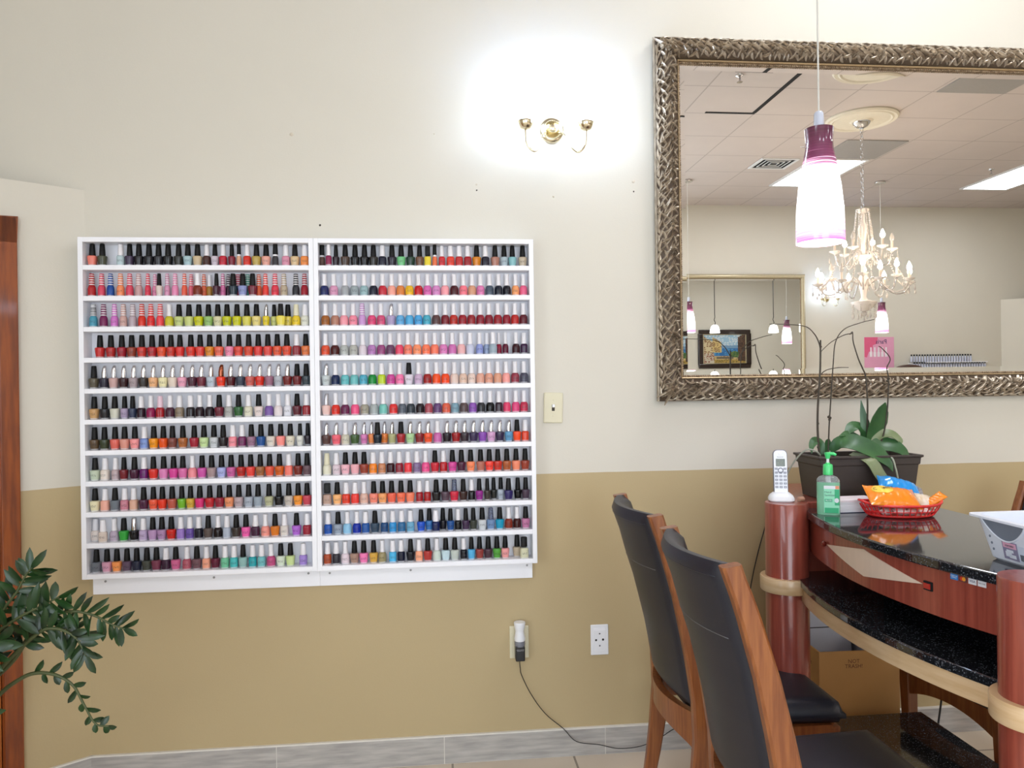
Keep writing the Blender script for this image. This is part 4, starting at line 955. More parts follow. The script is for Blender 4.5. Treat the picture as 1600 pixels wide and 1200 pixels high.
spike([([(1.466, y+.03, 1.13), (1.462, y+.02, 1.25), (1.452, y, 1.344), (1.447, y, 1.424), (1.436, y, 1.455), (1.421, y, 1.489), (1.404, y, 1.545), (1.402, y, 1.578), (1.392, y, 1.57)], .0035, .0015),
       ([(1.402, y, 1.574), (1.37, y, 1.568), (1.335, y+.02, 1.545), (1.30, y+.03, 1.51)], .0018, .001)], 0, [], 0)
spike([([(1.480, y+.02, 1.13), (1.507, y, 1.228), (1.522, y, 1.31), (1.527, y, 1.38), (1.528, y, 1.423), (1.523, y, 1.456), (1.535, y, 1.488), (1.508, y, 1.521), (1.495, y, 1.53)], .003, .0014)], 0, [(1.530, 1.40), (1.524, 1.412), (1.529, 1.42)], 0)
b = B(); tube(b, smoothpath(w2l([(1.47, -.44, 1.165), (1.492, -.485, 1.16), (1.503, -.493, 1.125), (1.511, -.493, 1.086), (1.515, -.494, 1.05), (1.535, -.51, 1.03)]), 6), .003, 7); obj('aerial_root', b, mat('pale_green_root', (166, 170, 150), .5), pl, smooth=2)

# hand sanitiser
M_gel, nt, bs = nodes('green_gel'); bs.inputs['Base Color'].default_value = lin((176, 244, 208)); bs.inputs['Transmission Weight'].default_value = .55; bs.inputs['Roughness'].default_value = .12; bs.inputs['IOR'].default_value = 1.3
nz = N(nt, 'ShaderNodeTexNoise', i_Scale=60.0); mr = N(nt, 'ShaderNodeMapRange'); mr.inputs['To Min'].default_value = .08; mr.inputs['To Max'].default_value = .16; nt.links.new(nz.outputs['Fac'], mr.inputs['Value']); nt.links.new(mr.outputs[0], bs.inputs['Roughness'])
M_clearp, nt, bs = nodes('clear_plastic'); bs.inputs['Base Color'].default_value = lin((214, 220, 220)); bs.inputs['Transmission Weight'].default_value = .75; bs.inputs['Roughness'].default_value = .1; bs.inputs['IOR'].default_value = 1.2
nz = N(nt, 'ShaderNodeTexNoise', i_Scale=80.0); mr = N(nt, 'ShaderNodeMapRange'); mr.inputs['To Min'].default_value = .06; mr.inputs['To Max'].default_value = .14; nt.links.new(nz.outputs['Fac'], mr.inputs['Value']); nt.links.new(mr.outputs[0], bs.inputs['Roughness'])
M_pump = mat('bright_green_pump', (74, 214, 122), .3, var=.03, coat=.3); M_lab = mat('deep_green_label', (52, 176, 122), .5); M_labl = mat('mint_label', (150, 226, 190), .5); M_labo = mat('orange_label_corner', (236, 150, 116), .5); M_ink = mat('dark_green_ink', (18, 84, 60), .5)
t = thing('hand_sanitizer', 'green hand sanitizer pump bottle on the granite edge', 'hand sanitizer', (1.212, -.600, T+.0002), math.radians(-24))
b = B(); lathe(b, [(.0325, 0), (.0335, .003), (.0335, .094), (.0332, .100)], 32, power=4, sy=.62, mi=0); lathe(b, [(.0332, .1001), (.0325, .108), (.026, .116), (.016, .120), (.0125, .121), (.0125, .126)], 32, power=3, sy=.66, mi=1)
obj('bottle', b, [M_gel, M_clearp], t, smooth=.7)
b = B(); lathe(b, [(.0145, .122), (.0148, .124), (.0142, .152), (.0125, .155), (.0068, .156), (.0066, .160)], 24); lathe(b, [(.0042, .16), (.0042, .172)], 12, mi=1); lathe(b, [(.0060, .172), (.0095, .186), (.0095, .191), (0, .193)], 16)
tube(b, [(0, 0, .187), (.016, -.004, .188), (.024, -.006, .184)], [.006, .005, .004], 8)
obj('pump', b, [M_pump, M_wplast], t, smooth=.8)
b = B(); tube(b, [(0, 0, .12), (0, 0, .10)], .0075, 10); obj('dip_tube', b, M_wplast, t)
yf = -.0213
b = B(); box(b, -.014, .030, yf-.0006, yf, .006, .09); lb = obj('front_label', b, M_labl, t)
for x0, x1, z0, z1, m in ((-.014, .019, .080, .090, M_cream), (.019, .030, .080, .090, M_labo), (.017, .030, .03, .079, M_lab), (-.012, .010, .040, .049, M_lab), (-.012, .028, .006, .022, M_lab)):
    b = B(); box(b, x0, x1, yf-.0009, yf-.0006, z0, z1); obj('label_block', b, m, lb)
b = B(); lathe(b, [(.0072, 0), (.0072, .0004), (0, .0004)], 20, sx=.9, M=Matrix.Translation((.0225, yf-.0009, .045)) @ RX); obj('label_badge', b, M_cream, lb)
text('lettering', 'Hand\nSanitizer', .0092, (-.0125, yf-.0008, .0655), (PI/2, 0, 0), M_ink, lb, .0001, 'LEFT')
text('lettering', 'ALOE', .0075, (-.001, yf-.0011, .0445), (PI/2, 0, 0), M_cream, lb, .0001)

# writing pads
M_paper = mat('white_paper', (232, 232, 236), .7, var=.03, scale=40, stretch=(1, 1, 30)); M_padb = mat('navy_pad_back', (40, 46, 78), .6); M_pinkp = mat('pink_top_sheet', (238, 228, 232), .7)
z = T+.0002
for i, (dx, a, h, lab) in enumerate(((.0, .02, .011, 'lowest white pad, dark backing, under the pile by the sanitizer'), (.003, .05, .011, 'second white pad from the bottom of the pile'), (-.003, -.01, .009, 'third white pad from the bottom of the pile'), (.002, .04, .008, 'topmost pad of the pile, faint pink print'))):
    t = thing('paper_pad', lab, 'paper pad', (1.312+dx, -.558, z), a, 'paper pads between sanitizer and basket')
    b = B(); box(b, -.07, .07, -.04, .045, 0, .0016); obj('backing_card', b, M_padb if i == 0 else M_paper, t)
    b = B(); box(b, -.07, .07, -.04, .045, .0017, h); obj('sheets', b, M_pinkp if i == 3 else M_paper, t, bevel=.0006)
    z += h+.0003

# red snack basket with bags
M_red = mat('red_plastic_basket', (222, 44, 44), .3, var=.04, coat=.3)
bx, by, ba = 1.405, -.668, math.radians(-8)
t = thing('snack_basket', 'red oval plastic basket of snack bags on the granite top', 'basket', (bx, by, T+.0002), ba)
def oval(a, k, z): return Vector((k*.122*math.cos(a)*(1 if abs(math.cos(a)) < .99 else 1), k*.074*math.sin(a), z))
b = B(); lathe(b, [(.072, 0), (.080, .0015), (.081, .004), (.078, .004), (0, .003)], 40, sx=1.18, sy=.72); obj('basket_base', b, M_red, t, smooth=.6)
b = B(); NR = 36
for i in range(NR):
    a = 2*PI*i/NR; tube(b, [oval(a, .78, .003), oval(a, .88, .018), oval(a, .96, .036)], .0017, 5)
for k, z_, r in ((.80, .006, .0025), (.885, .019, .0017),):
    tube(b, [oval(2*PI*i/48, k, z_) for i in range(49)], r, 6, caps=False)
obj('basket_lattice', b, M_red, t, smooth=1.2)
b = B(); tube(b, [oval(2*PI*i/48, .985, .038+.010*abs(math.cos(2*PI*i/48))**6) for i in range(49)], .0042, 8, caps=False); obj('basket_rim', b, M_red, t, smooth=1.2)
M_bagO = mat('glossy_orange_bag', (246, 140, 20), .22, var=.06, coat=.4, bump=.3, bscale=50); M_bagB = mat('glossy_blue_bag', (22, 146, 226), .22, var=.06, coat=.4, bump=.3, bscale=50)
M_bagT = mat('pale_tan_bag', (214, 190, 150), .3, coat=.3, bump=.3, bscale=60, scale=40, col2=(236, 226, 214)); M_yel = mat('yellow_logo', (250, 206, 70), .4); M_bagP = mat('pinkish_wrapper', (226, 178, 176), .35, scale=60, col2=(240, 226, 226), bump=.4, bscale=60)
def bag(name, label, m, loc, rot, L, W_, T_, cat='snack bag'):
    t = thing(name, label, cat, loc, 0, 'snacks in the red basket'); t.rotation_euler = rot
    def sh(u, v, s):
        e = min(1, min(u, 1-u)/.28); k = math.sin(PI*.5*e)
        c = math.sin(PI*v)**.7
        wr = .0012*math.sin(u*40+v*9)*k
        return Vector(((u-.5)*L, (v-.5)*W_*(1-.06*k), s*(T_*k*c+wr)+ (0.0004*s)))
    b = B(); slab(b, 22, 16, lambda u, v: sh(u, v, 1), lambda u, v: sh(u, v, -1)); obj('bag_body', b, m, t, smooth=1.2)
    return t, sh
t, sh = bag('chip_bag', 'puffy orange chip bag with yellow logo lying in the red basket', M_bagO, (1.370, -.684, 1.060), (.50, .10, math.radians(-10)), .150, .100, .024)
b = B()
def logo(u, v, k): 
    a = 2*PI*u; uu = .29+.20*v*math.cos(a); vv = .60+.25*v*math.sin(a); p = sh(uu, vv, 1); p.z += k; return p
slab(b, 28, 4, lambda u, v: logo(u, v, .0014), lambda u, v: logo(u, v, .0004)); lg = obj('logo_patch', b, M_yel, t, smooth=1.2)
p = sh(.29, .60, 1)
text('lettering', 'Cheetos', .0165, (p.x, p.y, p.z+.0022), (-.10, -.22, .10), M_black, lg, .0002)
t, sh = bag('chip_bag', 'glossy blue chip bag behind the orange bag in the red basket', M_bagB, (1.442, -.606, 1.078), (.35, .28, math.radians(-20)), .125, .090, .024)
M_silv = mat('silver_foil_end', (190, 192, 200), .25, metal=.7, bump=.4, bscale=80)
b = B(); slab(b, 8, 2, lambda u, v: Vector((.060+.012*v, (u-.5)*.075, .002*math.sin(u*25)+.001)), lambda u, v: Vector((.060+.012*v, (u-.5)*.075, .002*math.sin(u*25)))); obj('foil_seal', b, M_silv, t)
t, sh = bag('chip_bag', 'tan and white snack bag at the right end of the red basket', M_bagT, (1.468, -.668, 1.045), (.45, .18, math.radians(-12)), .085, .070, .016)
t, sh = bag('cracker_pack', 'slim orange cracker pack sticking out at the basket right end', M_bagO, (1.503, -.690, 1.049), (.5, -.55, math.radians(-4)), .065, .034, .009)
for k, (x_, y_, z_, rz, lab) in enumerate(((1.345, -.695, 1.018, .4, 'pink wrapped candy low in the basket left end'), (1.378, -.712, 1.021, -.3, 'pink wrapped candy low in the basket front middle'), (1.415, -.712, 1.019, .8, 'pink wrapped candy in front below the blue bag'), (1.452, -.708, 1.020, .1, 'pink wrapped candy low in the basket right half'))):
    t, sh = bag('wrapped_candy', lab, M_bagP, (x_, y_, z_), (.2, .1, rz), .042, .026, .009, 'candy')

# white storage bin
M_bin = mat('white_bin_plastic', (226, 232, 244), .35, var=.015); M_bing = mat('grey_recess_shade', (120, 128, 142), .5); M_purp = mat('purple_grey_label', (136, 132, 160), .5); M_pinkl = mat('pink_label_badge', (226, 172, 196), .5)
t = thing('storage_bin', 'white plastic storage bin near the front corner of the granite top', 'storage bin', (1.385, -1.385, T+.0002))
b = B()
def binr(hx, hy, z): return [b.verts.new((x_, y_, z)) for x_, y_ in rr(hx, hy, .022, 5)]
R_ = [binr(.105, .165, 0), binr(.112, .172, .006), binr(.132, .190, .094), binr(.146, .203, .096), binr(.146, .203, .101), binr(.130, .188, .101), binr(.109, .169, .008)]
for a, c in zip(R_, R_[1:]):
    n = len(a)
    for k in range(n): b.faces.new((a[k], a[(k+1) % n], c[(k+1) % n], c[k]))
b.faces.new(list(reversed(R_[0]))); b.faces.new(R_[-1])
obj('bin_shell', b, M_bin, t, smooth=.5)
def side(y_, z_, k): # outer long side facing -x
    u = z_/.094; return Vector((-(.112+.020*u)-k, y_, z_))
b = B()
def cres(u, v, k):
    y_ = .165-.13*u; zt = .0935; zb = .0935-.042*math.sin(PI*u)**.8
    return side(y_, zb+(zt-zb)*v, k)
slab(b, 20, 5, lambda u, v: cres(u, v, .0012), lambda u, v: cres(u, v, -.001)); obj('recess_shade_patch', b, M_bing, t)  # thin grey crescent stands in for the shade inside the handle cut-out
b = B(); tube(b, [cres(u/20, 0, .001) for u in range(21)], .0022, 6); obj('recess_lip', b, M_bin, t, smooth=2)
def patch(name, y0, y1, z0, z1, m, k, par):
    b = B(); slab(b, 2, 2, lambda u, v: side(y0+(y1-y0)*u, z0+(z1-z0)*v, k), lambda u, v: side(y0+(y1-y0)*u, z0+(z1-z0)*v, k-.0004)); return obj(name, b, m, par)
lb = patch('bin_label', .115, .070, .012, .052, M_purp, .0008, t)
patch('bin_badge', .112, .073, .038, .050, M_pinkl, .0013, lb)
patch('bin_leaflet', .070, .028, .012, .048, mat('pale_blue_leaflet', (206, 216, 234), .5), .0007, t)
for k in range(9): patch('barcode_bar', .064-.004*k, .0615-.004*k, .016, .030, M_dkgrey, .0012, lb)
for (ya, yb, za, zb) in ((.108, .090, .018, .030), (.098, .078, .016, .024), (.104, .084, .028, .034)): patch('picture_patch', ya, yb, za, zb, M_bin, .0012, lb)
p = side(.0925, .044, .0016); o = text('lettering', 'Sterilite', .0085, p, (PI/2, 0, -PI/2), M_dkgrey, lb, .0001)
for (y_, z_) in ((.150, .055), (.148, .040), (.146, .026), (.012, .055), (.006, .042), (.0, .030), (.02, .036)):
    b = B(); lathe(b, [(.0032, 0), (.003, .0006), (0, .0006)], 10, M=Matrix.Translation(side(y_, z_, 0)) @ Matrix.Rotation(-PI/2, 4, 'Y')); obj('vent_hole', b, M_bing, t)

# cardboard box and white carton under the desk
M_card = mat('brown_cardboard', (190, 142, 84), .75, var=.06, scale=12); M_cardl = mat('box_lining', (196, 200, 212), .7)
t = thing('cardboard_box', 'open brown cardboard box marked by hand, on the floor under the desk', 'cardboard box', (1.43, -.23, 0), math.radians(-1.5))
b = B(); hx, hy, hz = .142, .165, .49
box(b, -hx, hx, -hy, -hy+.005, 0, hz); box(b, -hx, hx, hy-.005, hy, 0, hz); box(b, -hx, -hx+.005, -hy+.005, hy-.005, 0, hz); box(b, hx-.005, hx, -hy+.005, hy-.005, 0, hz); box(b, -hx, hx, -hy, hy, 0, .005)
obj('box_walls', b, M_card, t)
b = B(); box(b, -hx+.0055, hx-.0055, -hy+.0055, -hy+.0065, .01, hz-.004); box(b, -hx+.0055, hx-.0055, hy-.0065, hy-.0055, .01, hz-.004); box(b, -hx+.0055, -hx+.0065, -hy+.007, hy-.007, .01, hz-.004); box(b, hx-.0065, hx-.0055, -hy+.007, hy-.007, .01, hz-.004)
obj('box_lining', b, M_cardl, t)
M_marker = mat('brown_marker_ink', (104, 62, 40), .7)
for k, (s, z_) in enumerate((('NOT', .455), ('TRASH!', .438))): text('handwriting', s, .019, (-.02, -hy-.0004, z_), (PI/2, 0, 0), M_marker, t, .0001)
for k, (s, z_) in enumerate((('NOT', .452), ('TRASH!', .435))): text('handwriting', s, .017, (-hx-.0004, -.08, z_), (PI/2, 0, -PI/2), M_marker, t, .0001)
M_wcard = mat('white_carton_card', (206, 210, 222), .6, var=.03)
t = thing('white_carton', 'white carton standing inside the open cardboard box', 'carton', (1.425, -.10, .0052))
b = B(); box(b, -.125, .125, -.026, .026, 0, .64); obj('carton_body', b, M_wcard, t, bevel=.002)
b = B(); box(b, -.125, .125, -.0268, -.026, .478, .4815); box(b, -.06, -.058, -.0268, -.026, .482, .64); obj('carton_seam', b, M_dkgrey, t)

# ------------------------------------------------------------------ leafy plant by the door
M_zleaf = mat('dark_glossy_leaf', (14, 36, 16), .38, var=.3, scale=18, coat=.1, col2=(36, 70, 30)); M_zstem = mat('green_brown_stem', (74, 82, 46), .5, var=.2); M_ppot = mat('terracotta_pot', (130, 84, 62), .6); M_soil = mat('dark_soil', (52, 40, 32), .95, bump=.6, bscale=90)
POT = Vector((-1.52, -.87, 0))
zz = thing('floor_plant', 'glossy green floor plant with arching stems beside the orange door', 'plant', POT)
b = B(); ring_shell(b, [(0, .005), (.10, 0), (.115, .01), (.145, .30), (.155, .305), (.155, .335), (.14, .335), (.135, .28), (0, .28)], 32); obj('pot', b, M_ppot, zz, smooth=.7)
b = B(); lathe(b, [(.134, .281), (.132, .296), (0, .302)], 24); obj('soil', b, M_soil, zz)
rnd = random.Random(11)
def frond(pts, n, L, w, start=.25, droop=0, sparse=False, r0=.008):
    P = smoothpath([Vector(p)-POT for p in pts], 8)
    b = B(); tube(b, P, [r0+(.002-r0)*i/(len(P)-1) for i in range(len(P))], 8); st = obj('stem', b, M_zstem, zz, smooth=2)
    b = B(); view = Vector((.35, -.9, .1))
    n = int(n*1.35) if L > .05 else n
    for k in range(n):
        u = start+(1-start)*k/(n-1); i = min(int(u*(len(P)-1)), len(P)-2)
        p = P[i]; t_ = (P[i+1]-P[i]).normalized()
        sd = t_.cross(view).normalized()*(1 if k % 2 else -1)
        if k == n-1: sd = t_*1.0
        d_ = (t_*rnd.uniform(.35, .75)+sd*rnd.uniform(.7, 1.0)+Vector((0, rnd.uniform(-.5, .5), droop*rnd.uniform(.3, 1)))).normalized()
        l = .98*L*rnd.uniform(.75, 1.15)*(1 if u < .85 else .85); up_ = (view*-1+Vector((rnd.uniform(-.6, .6), rnd.uniform(-.2, .3), rnd.uniform(-.2, .9)))).normalized()*-1
        q = [p, p+d_*l*.35+up_*l*.04, p+d_*l*.7+up_*l*.03, p+d_*l-up_*l*.03]
        blade(b, q, [w*.18, w*.52, w*.64, w*.48, w*.03], up_, .22, .001, n=4)
    obj('leaves', b, M_zleaf, st, smooth=1.3)
base = (-1.50, -.86, .29)
frond([base, (-1.36, -.80, .48), (-1.194, -.743, .639), (-1.116, -.75, .71), (-1.068, -.755, .78), (-1.009, -.761, .826), (-.957, -.766, .837), (-.903, -.771, .825), (-.857, -.776, .801), (-.822, -.779, .788)], 24, .062, .013, .40)
frond([base, (-1.36, -.82, .50), (-1.194, -.763, .639), (-1.116, -.77, .72), (-1.039, -.778, .788), (-.997, -.782, .799), (-.957, -.786, .785), (-.934, -.788, .761), (-.916, -.79, .726)], 22, .066, .015, .42, -.3)
frond([base, (-1.34, -.80, .46), (-1.22, -.76, .563), (-1.152, -.76, .621), (-1.116, -.76, .651), (-1.064, -.762, .677), (-1.006, -.766, .673), (-.959, -.77, .644), (-.93, -.772, .59), (-.902, -.774, .542), (-.867, -.776, .534)], 17, .036, .013, .52, 0)
frond([base, (-1.34, -.80, .52), (-1.219, -.75, .639), (-1.167, -.755, .764), (-1.132, -.757, .848), (-1.102, -.759, .89), (-1.078, -.76, .933), (-1.06, -.762, .955)], 22, .072, .015, .35)
frond([base, (-1.36, -.82, .52), (-1.218, -.78, .664), (-1.15, -.78, .781), (-1.091, -.78, .827), (-1.032, -.78, .857), (-.985, -.78, .880)], 20, .068, .017, .35)
frond([base, (-1.36, -.86, .50), (-1.24, -.86, .62), (-1.18, -.86, .72), (-1.12, -.86, .77), (-1.09, -.86, .80)], 16, .075, .022, .3)
frond([base, (-1.40, -.84, .6), (-1.29, -.80, .82), (-1.24, -.80, .98), (-1.21, -.80, 1.08)], 22, .075, .018, .25)
frond([base, (-1.36, -.88, .47), (-1.25, -.90, .58), (-1.17, -.90, .64), (-1.12, -.90, .64)], 15, .08, .024, .3)
frond([base, (-1.42, -.95, .52), (-1.33, -.98, .70), (-1.26, -1.0, .83), (-1.2, -1.0, .88)], 16, .075, .022, .3)
# ------------------------------------------------------------------ glass pendants
def pend_mat():
    m, nt, b = nodes('painted_pendant_glass')
    tc = N(nt, 'ShaderNodeTexCoord'); sp = N(nt, 'ShaderNodeSeparateXYZ'); nt.links.new(tc.outputs['Object'], sp.inputs[0])
    mp = N(nt, 'ShaderNodeMapping'); mp.inputs['Scale'].default_value = (6, 6, 260); nt.links.new(tc.outputs['Object'], mp.inputs['Vector'])
    nz = N(nt, 'ShaderNodeTexNoise', i_Scale=1.0, i_Detail=3.0); nt.links.new(mp.outputs[0], nz.inputs['Vector'])
    ad = N(nt, 'ShaderNodeMath', operation='MULTIPLY_ADD'); ad.inputs[1].default_value = .10; nt.links.new(nz.outputs['Fac'], ad.inputs[0]); nt.links.new(sp.outputs['Z'], ad.inputs[2])
    dv = N(nt, 'ShaderNodeMath', operation='MULTIPLY_ADD'); dv.inputs[1].default_value = 1/.33; dv.inputs[2].default_value = -.15; nt.links.new(ad.outputs[0], dv.inputs[0])
    def ramp(stops):
        r = N(nt, 'ShaderNodeValToRGB'); e = r.color_ramp.elements
        e[0].position, e[0].color = stops[0]; e[1].position, e[1].color = stops[-1]
        for p, c in stops[1:-1]:
            q = e.new(p); q.color = c
        nt.links.new(dv.outputs[0], r.inputs[0]); return r
    wh, pk, pu, dp = lin((255, 250, 252)), lin((246, 186, 226)), lin((112, 52, 84)), lin((84, 40, 60))
    c = ramp([(0, lin((228, 116, 176))), (.10, pk), (.20, wh), (.62, wh), (.69, lin((206, 140, 176))), (.74, pu), (1, dp)])
    nt.links.new(c.outputs[0], b.inputs['Base Color']); nt.links.new(c.outputs[0], b.inputs['Emission Color'])
    g = lambda v: (v, v, v, 1)
    s = ramp([(0, g(.42)), (.12, g(.5)), (.24, g(.9)), (.40, g(1)), (.58, g(.9)), (.68, g(.35)), (.76, g(.14)), (1, g(.07))])
    k = N(nt, 'ShaderNodeMath', operation='MULTIPLY'); k.inputs[1].default_value = 2.2; nt.links.new(s.outputs[0], k.inputs[0]); nt.links.new(k.outputs[0], b.inputs['Emission Strength'])
    b.inputs['Roughness'].default_value = .12; b.inputs['Coat Weight'].default_value = .5
    return m
M_pend = pend_mat(); M_pin = emis('lit_pendant_lining', (255, 244, 250), 4.0); M_cable = mat('clear_cable', (206, 204, 196), .3); M_acr = mat('clear_socket', (196, 202, 216), .15, coat=.6)
def pendant(x, y, zb, label):
    t = thing('pendant_lamp', label, 'pendant lamp', (x, y, zb), 0, 'purple and white glass pendants')
    b = B(); ring_shell(b, [(.0665, 0), (.067, .002), (.0665, .04), (.0645, .10), (.058, .165), (.0475, .225), (.0385, .27), (.0372, .295), (.0395, .325), (.0398, .329), (.020, .330), (.010, .331)], 40)
    obj('glass_shade', b, M_pend, t, smooth=.8)
    b = B(); ring_shell(b, [(.0655, .0005), (.0645, .04), (.0625, .10), (.056, .165), (.0455, .225), (.037, .27), (.0, .275)], 32); obj('shade_lining', b, M_pin, t, smooth=.8)
    b = B(); lathe(b, [(.013, .331), (.0145, .333), (.0135, .372), (.010, .378), (.004, .38)], 16); obj('socket', b, M_acr, t, smooth=.6)
    b = B(); lathe(b, [(.003, -.004), (.003, .004)], 8, M=Matrix.Translation((.018, -.0345, .285)) @ RX); tube(b, [(-.036, -.01, .272), (-.062, -.012, .272)], .0011, 5); obj('set_screw', b, M_chrome, t)
    b = B(); tube(b, [(0, 0, .378), (0, 0, H-zb-.02)], .0026, 6); obj('cable', b, M_cable, t)
    b = B(); lathe(b, [(.055, 0), (.058, .006), (.055, .02)], 24, c=(0, 0, H-zb-.0205)); obj('canopy', b, M_chrome, t, smooth=.6)
    return t
pendant(1.105, -.775, 1.812, 'lit purple and white glass pendant hanging large before the mirror')
for o, lab in ((pendant(5.32, -5.83, 1.97, ''), 'pink pendant reflected in the mirror under the right side of the chandelier'), (pendant(2.96, -5.88, 1.99, ''), 'pink pendant reflected at the far left edge of the mirror glass')):
    o.scale = (1.1, 1.1, 1.1); o['label'] = lab
    for c in o.children:
        if c.name.startswith('cable'): c.scale.z = (H-o.location.z-.02)/1.1/(H-o.location.z-.02)
        if c.name.startswith('canopy'): c.location.z = (H-o.location.z-.0205)/1.1-(H-o.location.z-.0205)
# small white bell lamps by the painting wall (seen in the double reflection)
M_bell = emis('lit_white_bell', (255, 252, 246), 3.0)
for x, side in ((5.93, 'left'), (7.235, 'right')):
    t = thing('bell_lamp', 'small white bell pendant, %s of two reflected near the painting' % side, 'pendant lamp', (x, -1.2, 2.44), 0, 'white bell pendants')
    b = B(); ring_shell(b, [(.105, 0), (.100, .05), (.085, .12), (.06, .16), (.02, .175), (0, .176)], 24); obj('bell_shade', b, M_bell, t, smooth=.8)
    b = B(); tube(b, [(0, 0, .17), (.012, 0, .22), (-.012, 0, .28), (.004, 0, .34), (0, 0, .42), (0, 0, H-2.44)], .008, 6); obj('cord', b, M_black, t, smooth=2)

# ------------------------------------------------------------------ chandelier
CX, CY, CZ = 3.865, -3.74, 1.98
ch = thing('chandelier', 'lit crystal chandelier with candle arms, seen reflected in the mirror', 'chandelier', (CX, CY, CZ))
M_cry, nt, bs = nodes('crystal'); bs.inputs['Base Color'].default_value = lin((238, 230, 222)); bs.inputs['Roughness'].default_value = .06; bs.inputs['Transmission Weight'].default_value = .45; bs.inputs['IOR'].default_value = 1.45
nz = N(nt, 'ShaderNodeTexNoise', i_Scale=90.0); mr = N(nt, 'ShaderNodeMapRange'); mr.inputs['To Min'].default_value = .03; mr.inputs['To Max'].default_value = .12; nt.links.new(nz.outputs['Fac'], mr.inputs['Value']); nt.links.new(mr.outputs[0], bs.inputs['Roughness'])
M_cglass = mat('pinkish_pressed_glass', (248, 238, 232), .2, coat=.5, var=.08); M_candle = mat('cream_candle_sleeve', (244, 226, 208), .5, var=.03); M_flame = emis('lit_candle_bulb', (255, 234, 210), 110)
b = B(); lathe(b, [(.02, -.06), (.05, -.045), (.075, -.015), (.078, 0)], 24, c=(0, 0, H-CZ-.03)); obj('canopy', b, M_chrome, ch, smooth=.7)
b = B(); z = .985; k = 0
while z < H-CZ-.09:
    pts = []
    for i in range(13):
        a = 2*PI*i/12; q = Vector((.013*math.cos(a), 0, .024*math.sin(a)))
        if k % 2: q = Vector((0, q.x, q.z))
        pts.append(q+Vector((0, 0, z+.024)))
    tube(b, pts, .0032, 5, caps=False); z += .038; k += 1
obj('chain', b, M_chrome, ch, smooth=2)
b = B(); lathe(b, [(.012, .05), (.05, .06), (.11, .12), (.115, .135), (.04, .15), (.022, .18), (.03, .24), (.045, .28), (.05, .34), (.02, .40), (.018, .48), (.04, .52), (.075, .54), (.078, .555), (.02, .57), (.016, .66), (.03, .72), (.045, .80), (.02, .86), (.016, .94), (.05, .955), (.058, .975), (.02, .985)], 20)
obj('glass_column', b, M_cglass, ch, smooth=.8)
def bead_string(b, p0, p1, sag, r, n):
    for i in range(n):
        u = i/(n-1); q = Vector(p0).lerp(Vector(p1), u)-Vector((0, 0, sag*4*u*(1-u)))
        bmesh.ops.create_icosphere(b, subdivisions=1, radius=r, matrix=Matrix.Translation(q))
def drop(b, p, s=1):
    lathe(b, [(0, 0), (.004*s, -.012*s), (.011*s, -.032*s), (.007*s, -.044*s), (0, -.05*s)], 6, c=tuple(p))
def tier(n, r, z_arm, z_cup, rot, lit, drops):
    for i in range(n):
        a = rot+2*PI*i/n; d = Vector((math.cos(a), math.sin(a), 0))
        P_ = [d*.03+Vector((0, 0, z_arm)), d*r*.3+Vector((0, 0, z_arm+.06)), d*r*.6+Vector((0, 0, z_arm-.05)), d*r*.85+Vector((0, 0, z_arm-.06)), d*r+Vector((0, 0, z_cup-.02))]
        b = B(); tube(b, smoothpath(P_, 6), .0065, 7); arm = obj('arm', b, M_cry if i % 3 else M_chrome, ch, smooth=2)
        c = d*r
        b = B(); lathe(b, [(.008, -.02), (.02, -.012), (.046, 0), (.05, .008), (.044, .008), (.016, -.004), (0, -.004)], 16, c=(c.x, c.y, z_cup)); obj('drip_pan', b, M_cglass, arm, smooth=.8)
        b = B(); lathe(b, [(.011, -.002), (.0105, .075), (0, .076)], 10, c=(c.x, c.y, z_cup)); obj('candle', b, M_candle, arm, smooth=.6)
        b = B(); lathe(b, [(.007, .075), (.020, .092), (.019, .11), (.008, .14), (0, .155)], 10, c=(c.x, c.y, z_cup)); obj('bulb', b, M_flame if i in lit else M_cry, arm, smooth=.8)
        b = B()
        for k in range(3):
            e = c+Vector((.045*math.cos(a+2.1*k), .045*math.sin(a+2.1*k), z_cup))
            bead_string(b, e, e-Vector((0, 0, .05)), 0, .005, 4); drop(b, e-Vector((0, 0, .055)))
        obj('crystal_drop', b, M_cry, arm)
tier(8, .40, .27, .30, .2, (0, 1, 2, 4, 5, 6, 7), True)
tier(4, .27, .30, .36, .55, (0, 1, 3), True)
tier(6, .24, .53, .60, .35, (1, 4, 5), True)
for i in range(8):
    a = 2*PI*i/8; d = Vector((math.cos(a), math.sin(a), 0))
    b = B(); bead_string(b, d*.055+Vector((0, 0, .965)), d*.10+Vector((0, 0, .60)), .02, .0085, 26); obj('bead_string', b, M_cry, ch)
    b = B(); bead_string(b, d*.235+Vector((0, 0, .56)), d*.39+Vector((0, 0, .28)), .06, .008, 20); obj('bead_string', b, M_cry, ch)
    b = B(); e = d*.10+Vector((0, 0, .12)); bead_string(b, e, e-Vector((0, 0, .07)), 0, .007, 6); drop(b, e-Vector((0, 0, .075)), 1.3); obj('bottom_drop', b, M_cry, ch)
b = B(); bmesh.ops.create_icosphere(b, subdivisions=2, radius=.026, matrix=Matrix.Translation((0, 0, .03))); drop(b, (0, 0, .01), 1.2); obj('finial', b, M_cry, ch)
